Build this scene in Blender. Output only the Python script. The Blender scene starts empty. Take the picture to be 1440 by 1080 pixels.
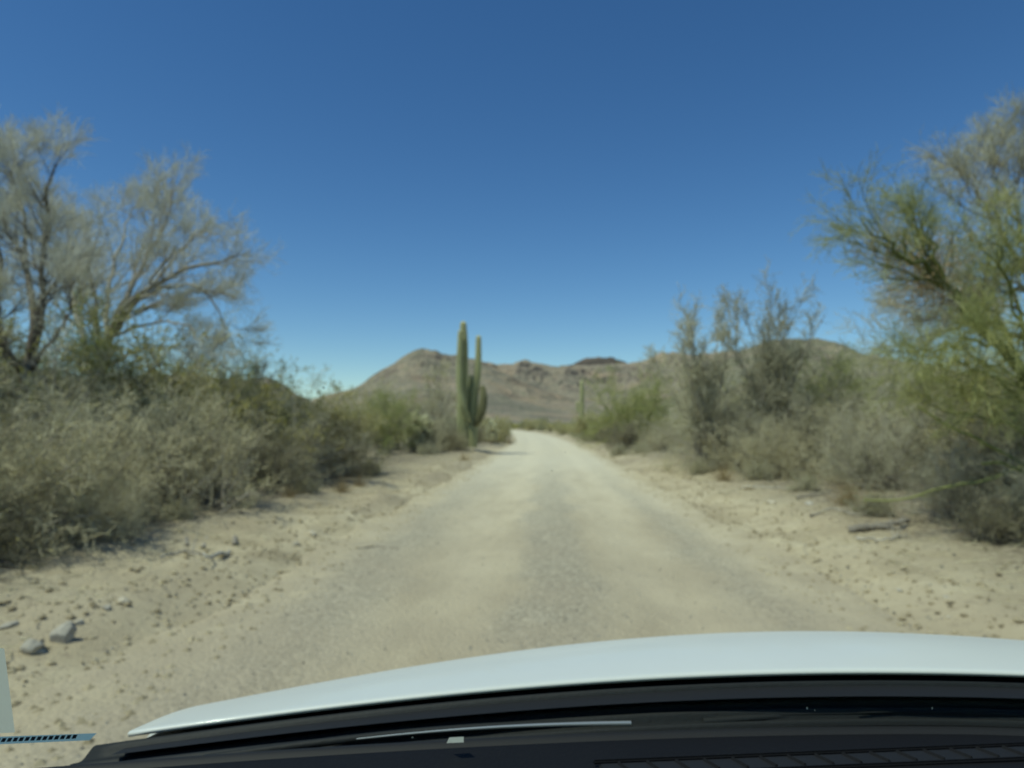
import bpy, math, random
import numpy as np
from mathutils import Vector, Matrix, Euler

# ------------------------------------------------------------------ camera, sky, sun
SC = bpy.context.scene
COL = SC.collection
R = math.radians
CAM_Z = 1.40
camd = bpy.data.cameras.new('camera'); CAM = bpy.data.objects.new('camera', camd); COL.objects.link(CAM)
camd.sensor_width = 36; camd.lens = 25; camd.clip_start = 0.02; camd.clip_end = 20000
CAM.location = (0, 0, CAM_Z); CAM.rotation_euler = (R(90 + 3.3), 0, R(2.75))
camd.dof.use_dof = True; camd.dof.focus_distance = 0.42; camd.dof.aperture_fstop = 9.5
SC.camera = CAM
SUN_EL, SUN_AZ = R(60), R(-125)          # azimuth clockwise from +Y (the way the road runs)
W = bpy.data.worlds.new('World'); SC.world = W; W.use_nodes = True
wt = W.node_tree; bg = wt.nodes['Background']
sky = wt.nodes.new('ShaderNodeTexSky'); sky.sky_type = 'NISHITA'; sky.sun_disc = False
sky.sun_elevation = SUN_EL; sky.sun_rotation = SUN_AZ
sky.altitude = 1300; sky.air_density = 1.0; sky.dust_density = 0.25; sky.ozone_density = 3.0
hs = wt.nodes.new('ShaderNodeHueSaturation'); hs.inputs['Saturation'].default_value = 1.24; hs.inputs['Hue'].default_value = 0.508
wt.links.new(sky.outputs[0], hs.inputs['Color']); wt.links.new(hs.outputs[0], bg.inputs[0])
bg.inputs[1].default_value = 0.112
sd = bpy.data.lights.new('sun', 'SUN'); sd.energy = 3.3; sd.angle = R(0.5); sd.color = (1.0, 0.95, 0.87)
SUN = bpy.data.objects.new('sun', sd); COL.objects.link(SUN)
SDIR = Vector((math.sin(SUN_AZ) * math.cos(SUN_EL), math.cos(SUN_AZ) * math.cos(SUN_EL), math.sin(SUN_EL)))
SUN.rotation_euler = SDIR.to_track_quat('Z', 'Y').to_euler(); SUN.location = (0, 0, 50)
SC.view_settings.view_transform = 'Standard'; SC.view_settings.look = 'None'
SC.view_settings.exposure = 0; SC.view_settings.gamma = 1
SC.cycles.max_bounces = 6; SC.cycles.transparent_max_bounces = 12

FPX = 1000.0
CM = Euler((R(93.3), 0, R(2.75))).to_matrix()          # the photograph's own lines of sight, for laying out the place
def ray(px, py):
    v = CM @ Vector(((px - 720) / FPX, -(py - 540) / FPX, -1)); return v / v.y
def at(px, py, Y):
    v = ray(px, py); return np.array([v.x * Y, Y, CAM_Z + v.z * Y])

# ------------------------------------------------------------------ noise
def _hash(ix, iy, s):
    h = (ix * 374761393 + iy * 668265263 + s * 974634777) & 0xffffffff
    h = ((h ^ (h >> 13)) * 1274126177) & 0xffffffff
    h = h ^ (h >> 16)
    return (h & 0xffff) / 65535.0
def vnoise(x, y, s=0):
    x = np.asarray(x, float); y = np.asarray(y, float)
    ix = np.floor(x).astype(np.int64); iy = np.floor(y).astype(np.int64)
    fx = x - ix; fy = y - iy
    fx = fx * fx * fx * (fx * (fx * 6 - 15) + 10); fy = fy * fy * fy * (fy * (fy * 6 - 15) + 10)
    a = _hash(ix, iy, s); b = _hash(ix + 1, iy, s); c = _hash(ix, iy + 1, s); d = _hash(ix + 1, iy + 1, s)
    return (a + (b - a) * fx) * (1 - fy) + (c + (d - c) * fx) * fy
def fbm(x, y, s=0, o=5, g=0.5):
    t = 0; a = 1; n = 0
    for k in range(o):
        t = t + a * (vnoise(x * 2 ** k + 17.3 * k, y * 2 ** k - 9.1 * k, s + k) - 0.5); n += a; a *= g
    return 2 * t / n
def ridged(x, y, s=0, o=6, g=0.55):
    t = 0; a = 1; n = 0
    for k in range(o):
        v = 1 - np.abs(2 * vnoise(x * 2 ** k + 31.7 * k, y * 2 ** k + 5.9 * k, s + k) - 1)
        t = t + a * v * v; n += a; a *= g
    return t / n
def smooth(e0, e1, x):
    t = np.clip((x - e0) / (e1 - e0), 0, 1); return t * t * (3 - 2 * t)

# ------------------------------------------------------------------ terrain functions
def road_x(y):
    y = np.asarray(y, float)
    return 0.05 * np.sin(y * 0.09) - 0.00040 * np.clip(y - 25, 0, None) ** 2
def road_w(y, side):
    y = np.asarray(y, float)
    return 2.66 + 0.34 * fbm(y * 0.5, y * 0 + side * 7.7, 5, 6, .62)
def height(x, y):
    x = np.asarray(x, float); y = np.asarray(y, float)
    d = np.abs(x - road_x(y)); side = np.sign(x - road_x(y))
    h = 0.03 * fbm(x * 0.25, y * 0.12, 1, 3)                       # roll of the road itself
    h = h - 0.028 * np.exp(-((d - 0.95) / 0.33) ** 2) + 0.016 * np.exp(-(d / 0.35) ** 2) + 0.012 * fbm(x * 2.2, y * 0.7, 31, 4) * (d < 3)
    bank = smooth(2.5, 4.1 + 0.7 * fbm(y * 0.2, side * 3.0, 9, 3), d)
    amp = 0.20 + 0.12 * fbm(x * 0.15, y * 0.15, 11, 3)
    h = h + bank * amp + bank * 0.07 * fbm(x * 0.9, y * 0.9, 12, 4) + bank * 0.06 * fbm(x * 3.2, y * 2.6, 21, 4)
    edge = np.exp(-((d - 3.0) / 0.4) ** 2)
    h = h + edge * (0.05 + 0.13 * fbm(x * 1.6, y * 0.8, 14, 4))
    near = 1 - smooth(20, 45, y)
    h = h + near * (0.011 * fbm(x * 6, y * 5, 15, 3) + 0.022 * smooth(2.3, 3.2, d) * fbm(x * 9, y * 9, 25, 3))
    return h
def spaced(a0, step, n, grow):
    v = [a0]
    for i in range(n): v.append(v[-1] + step); step *= grow
    return np.array(v)

# ------------------------------------------------------------------ mesh helpers
def mesh_np(name, verts, quads, mat, smooth_=True, attr=None, parent=None, link=True):
    me = bpy.data.meshes.new(name)
    verts = np.asarray(verts, np.float32); quads = np.asarray(quads, np.int32)
    n, k = quads.shape
    me.vertices.add(len(verts)); me.vertices.foreach_set('co', verts.ravel())
    me.loops.add(n * k); me.loops.foreach_set('vertex_index', quads.ravel())
    me.polygons.add(n)
    me.polygons.foreach_set('loop_start', np.arange(0, n * k, k, dtype=np.int32))
    me.polygons.foreach_set('loop_total', np.full(n, k, np.int32))
    me.polygons.foreach_set('use_smooth', np.full(n, smooth_, bool))
    if attr is not None:
        a = me.attributes.new('tone', 'FLOAT', 'POINT'); a.data.foreach_set('value', np.asarray(attr, np.float32))
    me.update(calc_edges=True)
    if mat is not None: me.materials.append(mat)
    o = bpy.data.objects.new(name, me)
    if link: COL.objects.link(o)
    if parent is not None: o.parent = parent
    return o
def grid_mesh(name, V, mat, parent=None, smooth_=True, attr=None):
    a, b = V.shape[:2]
    i = np.arange(a * b).reshape(a, b)
    q = np.stack([i[:-1, :-1], i[:-1, 1:], i[1:, 1:], i[1:, :-1]], -1).reshape(-1, 4)
    return mesh_np(name, V.reshape(-1, 3), q, mat, smooth_, attr, parent)
def tag(o, label=None, cat=None, group=None, kind=None):
    if label: o['label'] = label
    if cat: o['category'] = cat
    if group: o['group'] = group
    if kind: o['kind'] = kind
    return o
def empty(name, loc=(0, 0, 0), rz=0):
    o = bpy.data.objects.new(name, None); COL.objects.link(o); o.location = loc; o.rotation_euler = (0, 0, rz)
    o.empty_display_size = 0.2
    return o
def copy_tree(o, parent=None):
    c = o.copy(); COL.objects.link(c); c.parent = parent
    for ch in list(o.children): copy_tree(ch, c)
    return c

# ------------------------------------------------------------------ materials
def mat(name, rough=0.9, spec=0.3):
    m = bpy.data.materials.new(name); m.use_nodes = True
    nt = m.node_tree; b = nt.nodes['Principled BSDF']
    b.inputs['Roughness'].default_value = rough; b.inputs['Specular IOR Level'].default_value = spec
    return m, nt, b
def N(nt, t, **kw):
    n = nt.nodes.new(t)
    for k, v in kw.items():
        if k in n.inputs.keys(): n.inputs[k].default_value = v
        else: setattr(n, k, v)
    return n
def noise(nt, scale, detail=4, vec=None, rough=0.55, coord='Object'):
    n = nt.nodes.new('ShaderNodeTexNoise'); n.inputs['Scale'].default_value = scale
    n.inputs['Detail'].default_value = detail; n.inputs['Roughness'].default_value = rough
    if vec is None:
        tc = nt.nodes.new('ShaderNodeTexCoord'); vec = tc.outputs[coord]
    nt.links.new(vec, n.inputs['Vector']); return n.outputs[0]
def ramp(nt, fac, stops):
    r = nt.nodes.new('ShaderNodeValToRGB'); e = r.color_ramp.elements
    while len(e) < len(stops): e.new(0.5)
    for el, (p, c) in zip(e, stops): el.position = p; el.color = (*c, 1)
    nt.links.new(fac, r.inputs[0]); return r.outputs[0]
def mix(nt, f, a, b, mode='MIX'):
    m = nt.nodes.new('ShaderNodeMix'); m.data_type = 'RGBA'; m.blend_type = mode
    def put(s, v):
        if hasattr(v, 'is_output'): nt.links.new(v, s)
        elif isinstance(v, (int, float)): s.default_value = v
        else: s.default_value = (*v, 1)
    put(m.inputs[0], f); put(m.inputs[6], a); put(m.inputs[7], b); return m.outputs[2]
def math_(nt, op, a, b=None, c=None):
    m = nt.nodes.new('ShaderNodeMath'); m.operation = op
    for s, v in zip(m.inputs, (a, b, c)):
        if v is None: continue
        if hasattr(v, 'is_output'): nt.links.new(v, s)
        else: s.default_value = v
    return m.outputs[0]
def bump(nt, b, h, strength=0.5, dist=0.02):
    n = nt.nodes.new('ShaderNodeBump'); n.inputs['Strength'].default_value = strength; n.inputs['Distance'].default_value = dist
    nt.links.new(h, n.inputs['Height']); nt.links.new(n.outputs[0], b.inputs['Normal'])

SAND = ((0.36, 0.295, 0.185), (0.52, 0.44, 0.285), (0.65, 0.565, 0.38))
def ground_material():
    m, nt, b = mat('desert_sand', 0.95, 0.15)
    big = noise(nt, 0.22, 5); med = noise(nt, 1.3, 6, rough=0.65); fine = noise(nt, 14, 6, rough=0.7); far = noise(nt, 0.012, 4)
    c = ramp(nt, med, [(0.3, SAND[0]), (0.5, SAND[1]), (0.68, SAND[2])])
    c = mix(nt, ramp(nt, big, [(0.42, (0, 0, 0)), (0.62, (1, 1, 1))]), c, (0.42, 0.35, 0.235))
    c = mix(nt, ramp(nt, fine, [(0.30, (1, 1, 1)), (0.44, (0, 0, 0))]), c, (0.27, 0.215, 0.15))
    # plant litter under the brush, away from the road
    tc = nt.nodes.new('ShaderNodeTexCoord'); sp = nt.nodes.new('ShaderNodeSeparateXYZ'); nt.links.new(tc.outputs['Object'], sp.inputs[0])
    ax = math_(nt, 'ABSOLUTE', sp.outputs[0]); ax = math_(nt, 'ADD', ax, math_(nt, 'MULTIPLY', med, 2.5))
    lit = ramp(nt, math_(nt, 'DIVIDE', ax, 10.0), [(0.46, (0, 0, 0)), (0.60, (1, 1, 1))])
    y = math_(nt, 'DIVIDE', sp.outputs[1], 400.0)
    lit = mix(nt, ramp(nt, y, [(0.06, (1, 1, 1)), (0.5, (0.25, 0.25, 0.25))]), (0, 0, 0), lit)
    c = mix(nt, lit, c, mix(nt, ramp(nt, fine, [(0.4, (0, 0, 0)), (0.6, (1, 1, 1))]), (0.16, 0.13, 0.085), (0.34, 0.29, 0.20)))
    # far flats: sparse scrub colour
    fy = ramp(nt, math_(nt, 'DIVIDE', sp.outputs[1], 1500.0), [(0.12, (0, 0, 0)), (0.35, (1, 1, 1))])
    c = mix(nt, fy, c, mix(nt, far, (0.20, 0.19, 0.12), (0.30, 0.26, 0.18)))
    nt.links.new(c, b.inputs['Base Color'])
    h = math_(nt, 'ADD', fine, math_(nt, 'MULTIPLY', noise(nt, 55, 3), 0.5)); bump(nt, b, h, 0.9, 0.02)
    return m
def road_material():
    m, nt, b = mat('gravel_road', 0.95, 0.15)
    tc = nt.nodes.new('ShaderNodeTexCoord'); sp = nt.nodes.new('ShaderNodeSeparateXYZ'); nt.links.new(tc.outputs['Object'], sp.inputs[0])
    x, y = sp.outputs[0], sp.outputs[1]
    mp = nt.nodes.new('ShaderNodeMapping'); mp.inputs['Scale'].default_value = (1, 0.22, 1); nt.links.new(tc.outputs['Object'], mp.inputs[0])
    streak = noise(nt, 1.6, 5, mp.outputs[0], 0.6); big = noise(nt, 0.35, 4); fine = noise(nt, 22, 5, rough=0.7)
    peb = nt.nodes.new('ShaderNodeTexVoronoi'); peb.inputs['Scale'].default_value = 34; nt.links.new(tc.outputs['Object'], peb.inputs['Vector'])
    sand = ramp(nt, streak, [(0.30, (0.42, 0.36, 0.25)), (0.5, (0.55, 0.485, 0.345)), (0.70, (0.64, 0.57, 0.415))])
    grav = ramp(nt, peb.outputs['Color'], [(0.1, (0.19, 0.175, 0.14)), (0.5, (0.33, 0.305, 0.24)), (0.9, (0.54, 0.50, 0.40))])
    # loose gravel lies between the wheel tracks and along both shoulders
    wob = math_(nt, 'MULTIPLY', math_(nt, 'SUBTRACT', big, 0.5), 1.4)
    xx = math_(nt, 'ADD', x, wob)
    mid = math_(nt, 'SUBTRACT', 1.0, math_(nt, 'DIVIDE', math_(nt, 'ABSOLUTE', math_(nt, 'SUBTRACT', xx, 0.08)), 0.50))
    sl = math_(nt, 'SUBTRACT', 1.0, math_(nt, 'DIVIDE', math_(nt, 'ABSOLUTE', math_(nt, 'ADD', xx, 1.75)), 0.62))
    sr = math_(nt, 'SUBTRACT', 0.75, math_(nt, 'DIVIDE', math_(nt, 'ABSOLUTE', math_(nt, 'SUBTRACT', xx, 1.65)), 0.55))
    f = math_(nt, 'MAXIMUM', mid, math_(nt, 'MULTIPLY', math_(nt, 'MAXIMUM', sl, sr), 0.62))
    f = math_(nt, 'ADD', f, math_(nt, 'MULTIPLY', math_(nt, 'SUBTRACT', fine, 0.5), 1.0))
    f = ramp(nt, f, [(0.05, (0.05, 0.05, 0.05)), (0.5, (.95, .95, .95))])
    fade = ramp(nt, math_(nt, 'DIVIDE', y, 60.0), [(0.15, (1, 1, 1)), (0.75, (0.25, 0.25, 0.25))])
    f = mix(nt, 1.0, f, fade, 'MULTIPLY')
    c = mix(nt, f, sand, grav)
    # the further stretch is pale dry sand
    pale = ramp(nt, math_(nt, 'ADD', math_(nt, 'DIVIDE', y, 40.0), math_(nt, 'MULTIPLY', streak, 0.2)), [(0.15, (0, 0, 0)), (0.75, (1, 1, 1))])
    c = mix(nt, pale, mix(nt, 1.0, c, (0.97, 0.925, 0.86), 'MULTIPLY'), mix(nt, 0.80, c, (0.70, 0.63, 0.46)))
    med = noise(nt, 1.3, 6, rough=.65); n3 = noise(nt, 2.6, 5, rough=.7)
    bank = ramp(nt, med, [(0.3, SAND[0]), (0.5, SAND[1]), (0.68, SAND[2])]); bank = mix(nt, ramp(nt, noise(nt, 14, 6, rough=.7), [(0.30, (1, 1, 1)), (0.44, (0, 0, 0))]), bank, (0.27, 0.225, 0.165))
    cx = math_(nt, 'MULTIPLY', math_(nt, 'POWER', math_(nt, 'MAXIMUM', math_(nt, 'SUBTRACT', y, 25.0), 0.0), 2.0), 0.0004)
    ax = math_(nt, 'ADD', math_(nt, 'ABSOLUTE', math_(nt, 'ADD', x, cx)), math_(nt, 'MULTIPLY', math_(nt, 'SUBTRACT', n3, 0.5), 2.4))
    e = ramp(nt, math_(nt, 'DIVIDE', ax, 4.0), [(0.50, (0, 0, 0)), (0.64, (1, 1, 1))]); c = mix(nt, e, c, bank)
    # brown patches of packed earth close by
    c = mix(nt, mix(nt, 1.0, ramp(nt, noise(nt, .8, 5), [(.30, (.25, .25, .25)), (.58, (.85, .85, .85))]), ramp(nt, math_(nt, 'DIVIDE', y, 14.0), [(.2, (1, 1, 1)), (1, (0, 0, 0))]), 'MULTIPLY'), c, (0.40, 0.335, 0.235))
    nt.links.new(c, b.inputs['Base Color'])
    h = math_(nt, 'ADD', fine, math_(nt, 'MULTIPLY', peb.outputs['Distance'], -0.8)); h = math_(nt, 'ADD', h, math_(nt, 'MULTIPLY', noise(nt, 6, 5, rough=.7), 2.0)); bump(nt, b, h, 0.6, 0.015)
    return m
def mountain_material(name, tint, green):
    m, nt, b = mat(name, 0.95, 0.1)
    geo = nt.nodes.new('ShaderNodeNewGeometry'); sp = nt.nodes.new('ShaderNodeSeparateXYZ'); nt.links.new(geo.outputs['Normal'], sp.inputs[0])
    a = noise(nt, 0.006, 6, rough=0.6); f = noise(nt, 0.07, 4, rough=0.75)
    tc = nt.nodes.new('ShaderNodeTexCoord'); mp = nt.nodes.new('ShaderNodeMapping'); mp.inputs['Scale'].default_value = (0.25, 0.25, 2.4); nt.links.new(tc.outputs['Object'], mp.inputs[0])
    band = noise(nt, 0.016, 5, mp.outputs[0], 0.6)
    c = ramp(nt, a, [(0.34, (0.20, 0.175, 0.135)), (0.5, (0.31, 0.26, 0.195)), (0.66, (0.42, 0.30, 0.205))])
    c = mix(nt, 1.0, c, tuple(v * w_ for v, w_ in zip(tint, (1.29, 1.34, 1.36))), 'MULTIPLY')
    c = mix(nt, ramp(nt, f, [(0.44, (0, 0, 0)), (0.58, (green, green, green))]), c, (0.185, 0.20, 0.11))
    c = mix(nt, ramp(nt, band, [(0.54, (0, 0, 0)), (0.64, (0.55, 0.55, 0.55))]), c, (0.15, 0.12, 0.10))
    c = mix(nt, ramp(nt, band, [(0.38, (0.5, 0.5, 0.5)), (0.44, (0, 0, 0))]), c, (0.40, 0.32, 0.24))
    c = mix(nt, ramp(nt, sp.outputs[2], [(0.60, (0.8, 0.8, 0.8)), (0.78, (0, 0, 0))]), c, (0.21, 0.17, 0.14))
    nt.links.new(c, b.inputs['Base Color']); bump(nt, b, math_(nt, 'ADD', f, noise(nt, 0.15, 4)), 1.0, 10.0)
    return m
def plant_material(name, stops, rough=0.85, trans=0.0, bark=False):
    """colour runs along the ramp by each twig's or leaf's own tone, with clumps a little lighter or browner"""
    m, nt, b = mat(name, rough, 0.2)
    at_ = nt.nodes.new('ShaderNodeAttribute'); at_.attribute_name = 'tone'
    oi = nt.nodes.new('ShaderNodeObjectInfo')
    n = noise(nt, 2.2, 3)
    f = math_(nt, 'ADD', math_(nt, 'MULTIPLY', at_.outputs['Fac'], 0.6), math_(nt, 'MULTIPLY', math_(nt, 'SUBTRACT', n, 0.3), 0.8))
    f = math_(nt, 'ADD', f, math_(nt, 'MULTIPLY', math_(nt, 'SUBTRACT', oi.outputs['Random'], 0.5), 0.25))
    c = ramp(nt, f, stops)
    nt.links.new(c, b.inputs['Base Color'])
    if bark: bump(nt, b, noise(nt, 30, 4), 0.7, 0.02)
    else:                                                # thin leaves and dry stems let light through
        tr = nt.nodes.new('ShaderNodeBsdfTranslucent'); nt.links.new(c, tr.inputs['Color']); mx = nt.nodes.new('ShaderNodeMixShader'); mx.inputs[0].default_value = .34
        nt.links.new(b.outputs[0], mx.inputs[1]); nt.links.new(tr.outputs[0], mx.inputs[2]); nt.links.new(mx.outputs[0], nt.nodes['Material Output'].inputs['Surface'])
    return m

M = {}
M['sand'] = ground_material(); M['road'] = road_material()
M['bark_dark'] = plant_material('dark_bark', [(0.1, (0.098, 0.081, 0.063)), (0.5, (0.182, 0.154, 0.119)), (0.9, (0.322, 0.280, 0.217))], bark=True)
M['bark_grey'] = plant_material('grey_bark', [(0.1, (0.195, 0.169, 0.130)), (0.5, (0.364, 0.325, 0.260)), (0.9, (0.546, 0.501, 0.403))], bark=True)
M['bark_green'] = plant_material('green_bark', [(0.1, (0.10, 0.115, 0.04)), (0.5, (0.18, 0.20, 0.065)), (0.9, (0.29, 0.30, 0.11))], bark=True)
M['twig_pale'] = plant_material('pale_twigs', [(0.1, (0.40, 0.37, 0.25)), (0.5, (0.60, 0.57, 0.40)), (0.9, (0.76, 0.72, 0.53))])
M['twig_brush'] = plant_material('brush_twigs', [(0.1, (0.48, 0.435, 0.275)), (0.5, (0.72, 0.665, 0.44)), (0.92, (0.86, 0.80, 0.56))])
M['twig_ash'] = plant_material('ash_twigs', [(0.1, (0.56, 0.54, 0.44)), (0.5, (0.72, 0.70, 0.58)), (0.9, (0.82, 0.80, 0.68))])
M['twig_dark'] = plant_material('dark_twigs', [(0.1, (0.20, 0.18, 0.115)), (0.5, (0.38, 0.345, 0.225)), (0.95, (0.60, 0.55, 0.37))])
M['twig_green'] = plant_material('green_twigs', [(0.1, (0.32, 0.33, 0.12)), (0.5, (0.50, 0.51, 0.20)), (0.9, (0.68, 0.67, 0.32))])
M['leaf_olive'] = plant_material('olive_leaves', [(0.1, (0.25, 0.25, 0.06)), (0.5, (0.46, 0.43, 0.11)), (0.9, (0.70, 0.60, 0.18))], 0.6)
M['leaf_green'] = plant_material('fresh_leaves', [(0.1, (0.160, 0.200, 0.064)), (0.5, (0.304, 0.352, 0.112)), (0.9, (0.496, 0.528, 0.192))], 0.6)
M['leaf_orange'] = plant_material('dried_leaves', [(0.1, (0.55, 0.38, 0.20)), (0.5, (0.75, 0.52, 0.28)), (0.9, (0.85, 0.66, 0.42))], 0.8)
M['grass_dry'] = plant_material('dry_grass', [(0.1, (0.28, 0.20, 0.09)), (0.5, (0.42, 0.32, 0.15)), (0.9, (0.55, 0.45, 0.25))], 0.8)
M['cholla'] = plant_material('cholla_spines', [(0.1, (0.56, 0.54, 0.33)), (0.5, (0.74, 0.71, 0.46)), (0.9, (0.86, 0.83, 0.60))], 0.8)
M['cholla_base'] = plant_material('cholla_old_joints', [(0.1, (0.08, 0.06, 0.04)), (0.9, (0.20, 0.16, 0.10))], 0.8)

# ------------------------------------------------------------------ setting: ground and road
xs = spaced(0, 0.05, 190, 1.030); xs = np.concatenate([-xs[:0:-1], xs])
ys = np.concatenate([spaced(0.0, 0.05, 130, 1.004)[::1], ]); ys = np.concatenate([np.array([-60, -30, -15, -8, -4, -2, -1]), ys])
tail = spaced(ys[-1], 0.09, 330, 1.0225)[1:]; ys = np.concatenate([ys, tail])
X, Y = np.meshgrid(xs, ys)
fall = np.clip(1 - np.abs(X) / 400, 0.15, 1)
Z = height(X, Y) - 0.045 * (1 - smooth(2.35, 2.62, np.abs(X - road_x(Y)))) * (Y < 420)
Z = Z + smooth(260, 1600, Y) * 6
g = grid_mesh('ground', np.stack([X, Y, Z], -1), M['sand']); tag(g, kind='structure')
print('ground', X.shape, xs[-1], ys[-1])

ry = np.concatenate([np.arange(-12, 0.5, 0.5), spaced(0.5, 0.05, 420, 1.0095)]); ry = ry[ry < 410]
rt = np.linspace(-1, 1, 111)
wl = road_w(ry, -1); wr = road_w(ry, 1)
D = np.where(rt[None, :] < 0, rt[None, :] * wl[:, None], rt[None, :] * wr[:, None])
RX = road_x(ry)[:, None] + D; RY = np.repeat(ry[:, None], len(rt), 1)
RZ = height(RX, RY) + 0.008 + smooth(260, 1600, RY) * 6 - 0.035 * smooth(0.93, 1.0, np.abs(rt))[None, :]
o = grid_mesh('road', np.stack([RX, RY, RZ], -1), M['road']); tag(o, kind='structure')

# ------------------------------------------------------------------ setting: mountains
def ridge(name, prof, r_ridge, r_front, r_back, mt, seed, spur=0.28, fn=0.0045, rough_top=0.03, base=612):
    """a real range: its crest runs along the profile at distance r_ridge, the slopes fall away to both sides and are cut by gullies"""
    px = np.arange(prof[0][0], prof[-1][0] + 0.1, 1.6)
    pz = np.interp(px, [p[0] for p in prof], [p[1] for p in prof])
    k = np.array([.25, .5, .25]); pp = np.pad(pz, 1, mode='edge'); pz = np.convolve(pp, k, 'valid')
    crest = np.array([at(a, b, r_ridge) for a, b in zip(px, pz)])
    zb = 4.0
    H = np.clip(crest[:, 2] - zb, 0, None)
    dirx = crest[:, 0] / r_ridge
    t = np.concatenate([np.linspace(0, 1, 130), np.linspace(1, 2, 22)[1:]])
    r = np.where(t <= 1, r_front + (r_ridge - r_front) * t, r_ridge + (r_back - r_ridge) * (t - 1))
    shape = np.where(t <= 1, 0.10 * t + 0.90 * np.power(np.clip(t, 0, 1), 1.75), np.clip(2 - t, 0, 1) ** 1.3)
    XX = dirx[None, :] * r[:, None]; YY = np.repeat(r[:, None], len(px), 1)
    wx = 60 * fbm(XX * 0.004, YY * 0.004, seed + 40, 3); wy = 60 * fbm(XX * 0.004 + 9, YY * 0.004, seed + 50, 3)
    rg = ridged((XX + wx) * fn, (YY + wy) * fn * 0.55, seed, 6, 0.56) - 0.45
    mask = np.clip(t, 0, 1) * (1 - 0.88 * np.exp(-((t - 1) / 0.10) ** 2)) * (t < 2)
    ZZ = zb + H[None, :] * shape[:, None] * (1 + 2.0 * spur * rg * mask[:, None]) + H[None, :] * rough_top * fbm(XX * 0.03, YY * 0.03, seed + 7, 5) * np.clip(shape, 0, 1)[:, None]
    # cliff bands near the crest
    q = ZZ / np.maximum(H[None, :] + zb, 1)
    ZZ = ZZ + 0.012 * H[None, :] * smooth(0.45, 0.85, q) * np.sin(q * 30 + 5 * fbm(XX * 0.01, YY * 0.01, seed + 3, 3))
    ZZ = np.where(np.clip(shape, 0, 1)[:, None] * H[None, :] < 0.5, ZZ - 5, ZZ)
    o = grid_mesh(name, np.stack([XX, YY, ZZ], -1), mt, smooth_=False); tag(o, kind='structure'); return o
MM = mountain_material
ridge('mountain', [(430, 600), (438, 561), (470, 553), (500, 545), (520, 531), (540, 519), (560, 508), (578, 498), (585, 495), (600, 493), (612, 496), (622, 502), (640, 501), (660, 505), (690, 515), (720, 530), (780, 552), (860, 570), (960, 590), (1000, 600)],
      2100, 900, 2900, MM('brown_rock', (1.0, 0.98, 0.95), 0.5), 3, 0.30)
ridge('mountain', [(560, 600), (610, 540), (640, 505), (660, 504), (680, 508), (700, 514), (715, 513), (728, 509), (738, 507), (750, 511), (770, 515), (790, 517), (812, 514), (840, 512), (870, 512), (900, 508), (918, 500), (928, 495), (950, 494), (975, 496), (1000, 493), (1040, 490), (1120, 500), (1200, 520), (1300, 560), (1400, 600)],
      2900, 1300, 3800, MM('brown_rock_far', (1.02, 0.99, 0.98), 0.4), 17, 0.34)
ridge('mountain', [(740, 600), (770, 540), (790, 518), (810, 511), (826, 506), (840, 503), (855, 502), (870, 505), (885, 511), (900, 520), (930, 560), (960, 600)],
      3600, 2700, 4300, MM('dark_rock', (0.36, 0.33, 0.36), 0.1), 29, 0.2)
ridge('mountain', [(-500, 600), (-300, 556), (-100, 540), (60, 532), (180, 530), (260, 524), (300, 529), (325, 533), (345, 531), (365, 529), (380, 530), (392, 536), (405, 546), (420, 556), (432, 561), (450, 572), (480, 590), (500, 600)],
      1700, 800, 2400, MM('brown_rock_near', (1.0, 0.93, 0.90), 0.4), 41, 0.26)
ridge('mountain', [(880, 600), (940, 560), (1000, 520), (1040, 494), (1075, 483), (1105, 478), (1130, 476), (1150, 476), (1175, 481), (1200, 491), (1220, 499), (1250, 504), (1290, 512), (1340, 520), (1420, 530), (1600, 545), (1900, 600)],
      1500, 700, 2200, MM('green_foothill', (0.95, 0.98, 0.92), 0.8), 53, 0.26)

# ------------------------------------------------------------------ plants: branching
def unit(v): return v / np.maximum(np.linalg.norm(v, axis=-1, keepdims=True), 1e-9)
def grow(rng, S, Dr, L, R0, k=4, wander=0.25, lift=0.0, taper=0.35):
    n = len(S); P = np.zeros((n, k + 1, 3)); P[:, 0] = S; d = unit(Dr)
    for i in range(k):
        d = unit(d + rng.normal(0, wander, (n, 3)) * (0.5 if i == 0 else 1) + np.array([0, 0, lift]))
        P[:, i + 1] = P[:, i] + d * (L / k)[:, None]
    Rr = R0[:, None] * np.linspace(1, taper, k + 1)[None, :]
    return P, Rr
def sprout(rng, P, Rr, per, t0=0.25, t1=1.0, ang=(25, 65), lf=(0.35, 0.6), rf=0.6, length=None, bias=None, even=False):
    """start points, directions, lengths and radii of the side branches of a set of branches"""
    n, k1 = Rr.shape; k = k1 - 1
    idx = np.repeat(np.arange(n), per)
    if even: W_ = np.linalg.norm(np.diff(P, axis=1), axis=2).sum(1); idx = rng.choice(n, n * per, p=W_ / W_.sum())
    t = rng.uniform(t0, t1, len(idx)) * k
    i = np.minimum(t.astype(int), k - 1); f = t - i
    A = P[idx, i]; B = P[idx, i + 1]; S = A + (B - A) * f[:, None]; ax = unit(B - A)
    r = rng.normal(0, 1, (len(idx), 3)); r = unit(r - (r * ax).sum(1, keepdims=True) * ax)
    a = np.radians(rng.uniform(ang[0], ang[1], len(idx)))[:, None]
    d = ax * np.cos(a) + r * np.sin(a)
    if bias is not None: d = unit(d + np.array(bias))
    Lp = np.linalg.norm(np.diff(P, axis=1), axis=2).sum(1)[idx]
    L = (Lp if length is None else length) * rng.uniform(lf[0], lf[1], len(idx)) * (1.15 - 0.5 * t / k)
    rr = (Rr[idx, i] * (1 - f) + Rr[idx, i + 1] * f) * rf
    return S, d, L, rr
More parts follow.
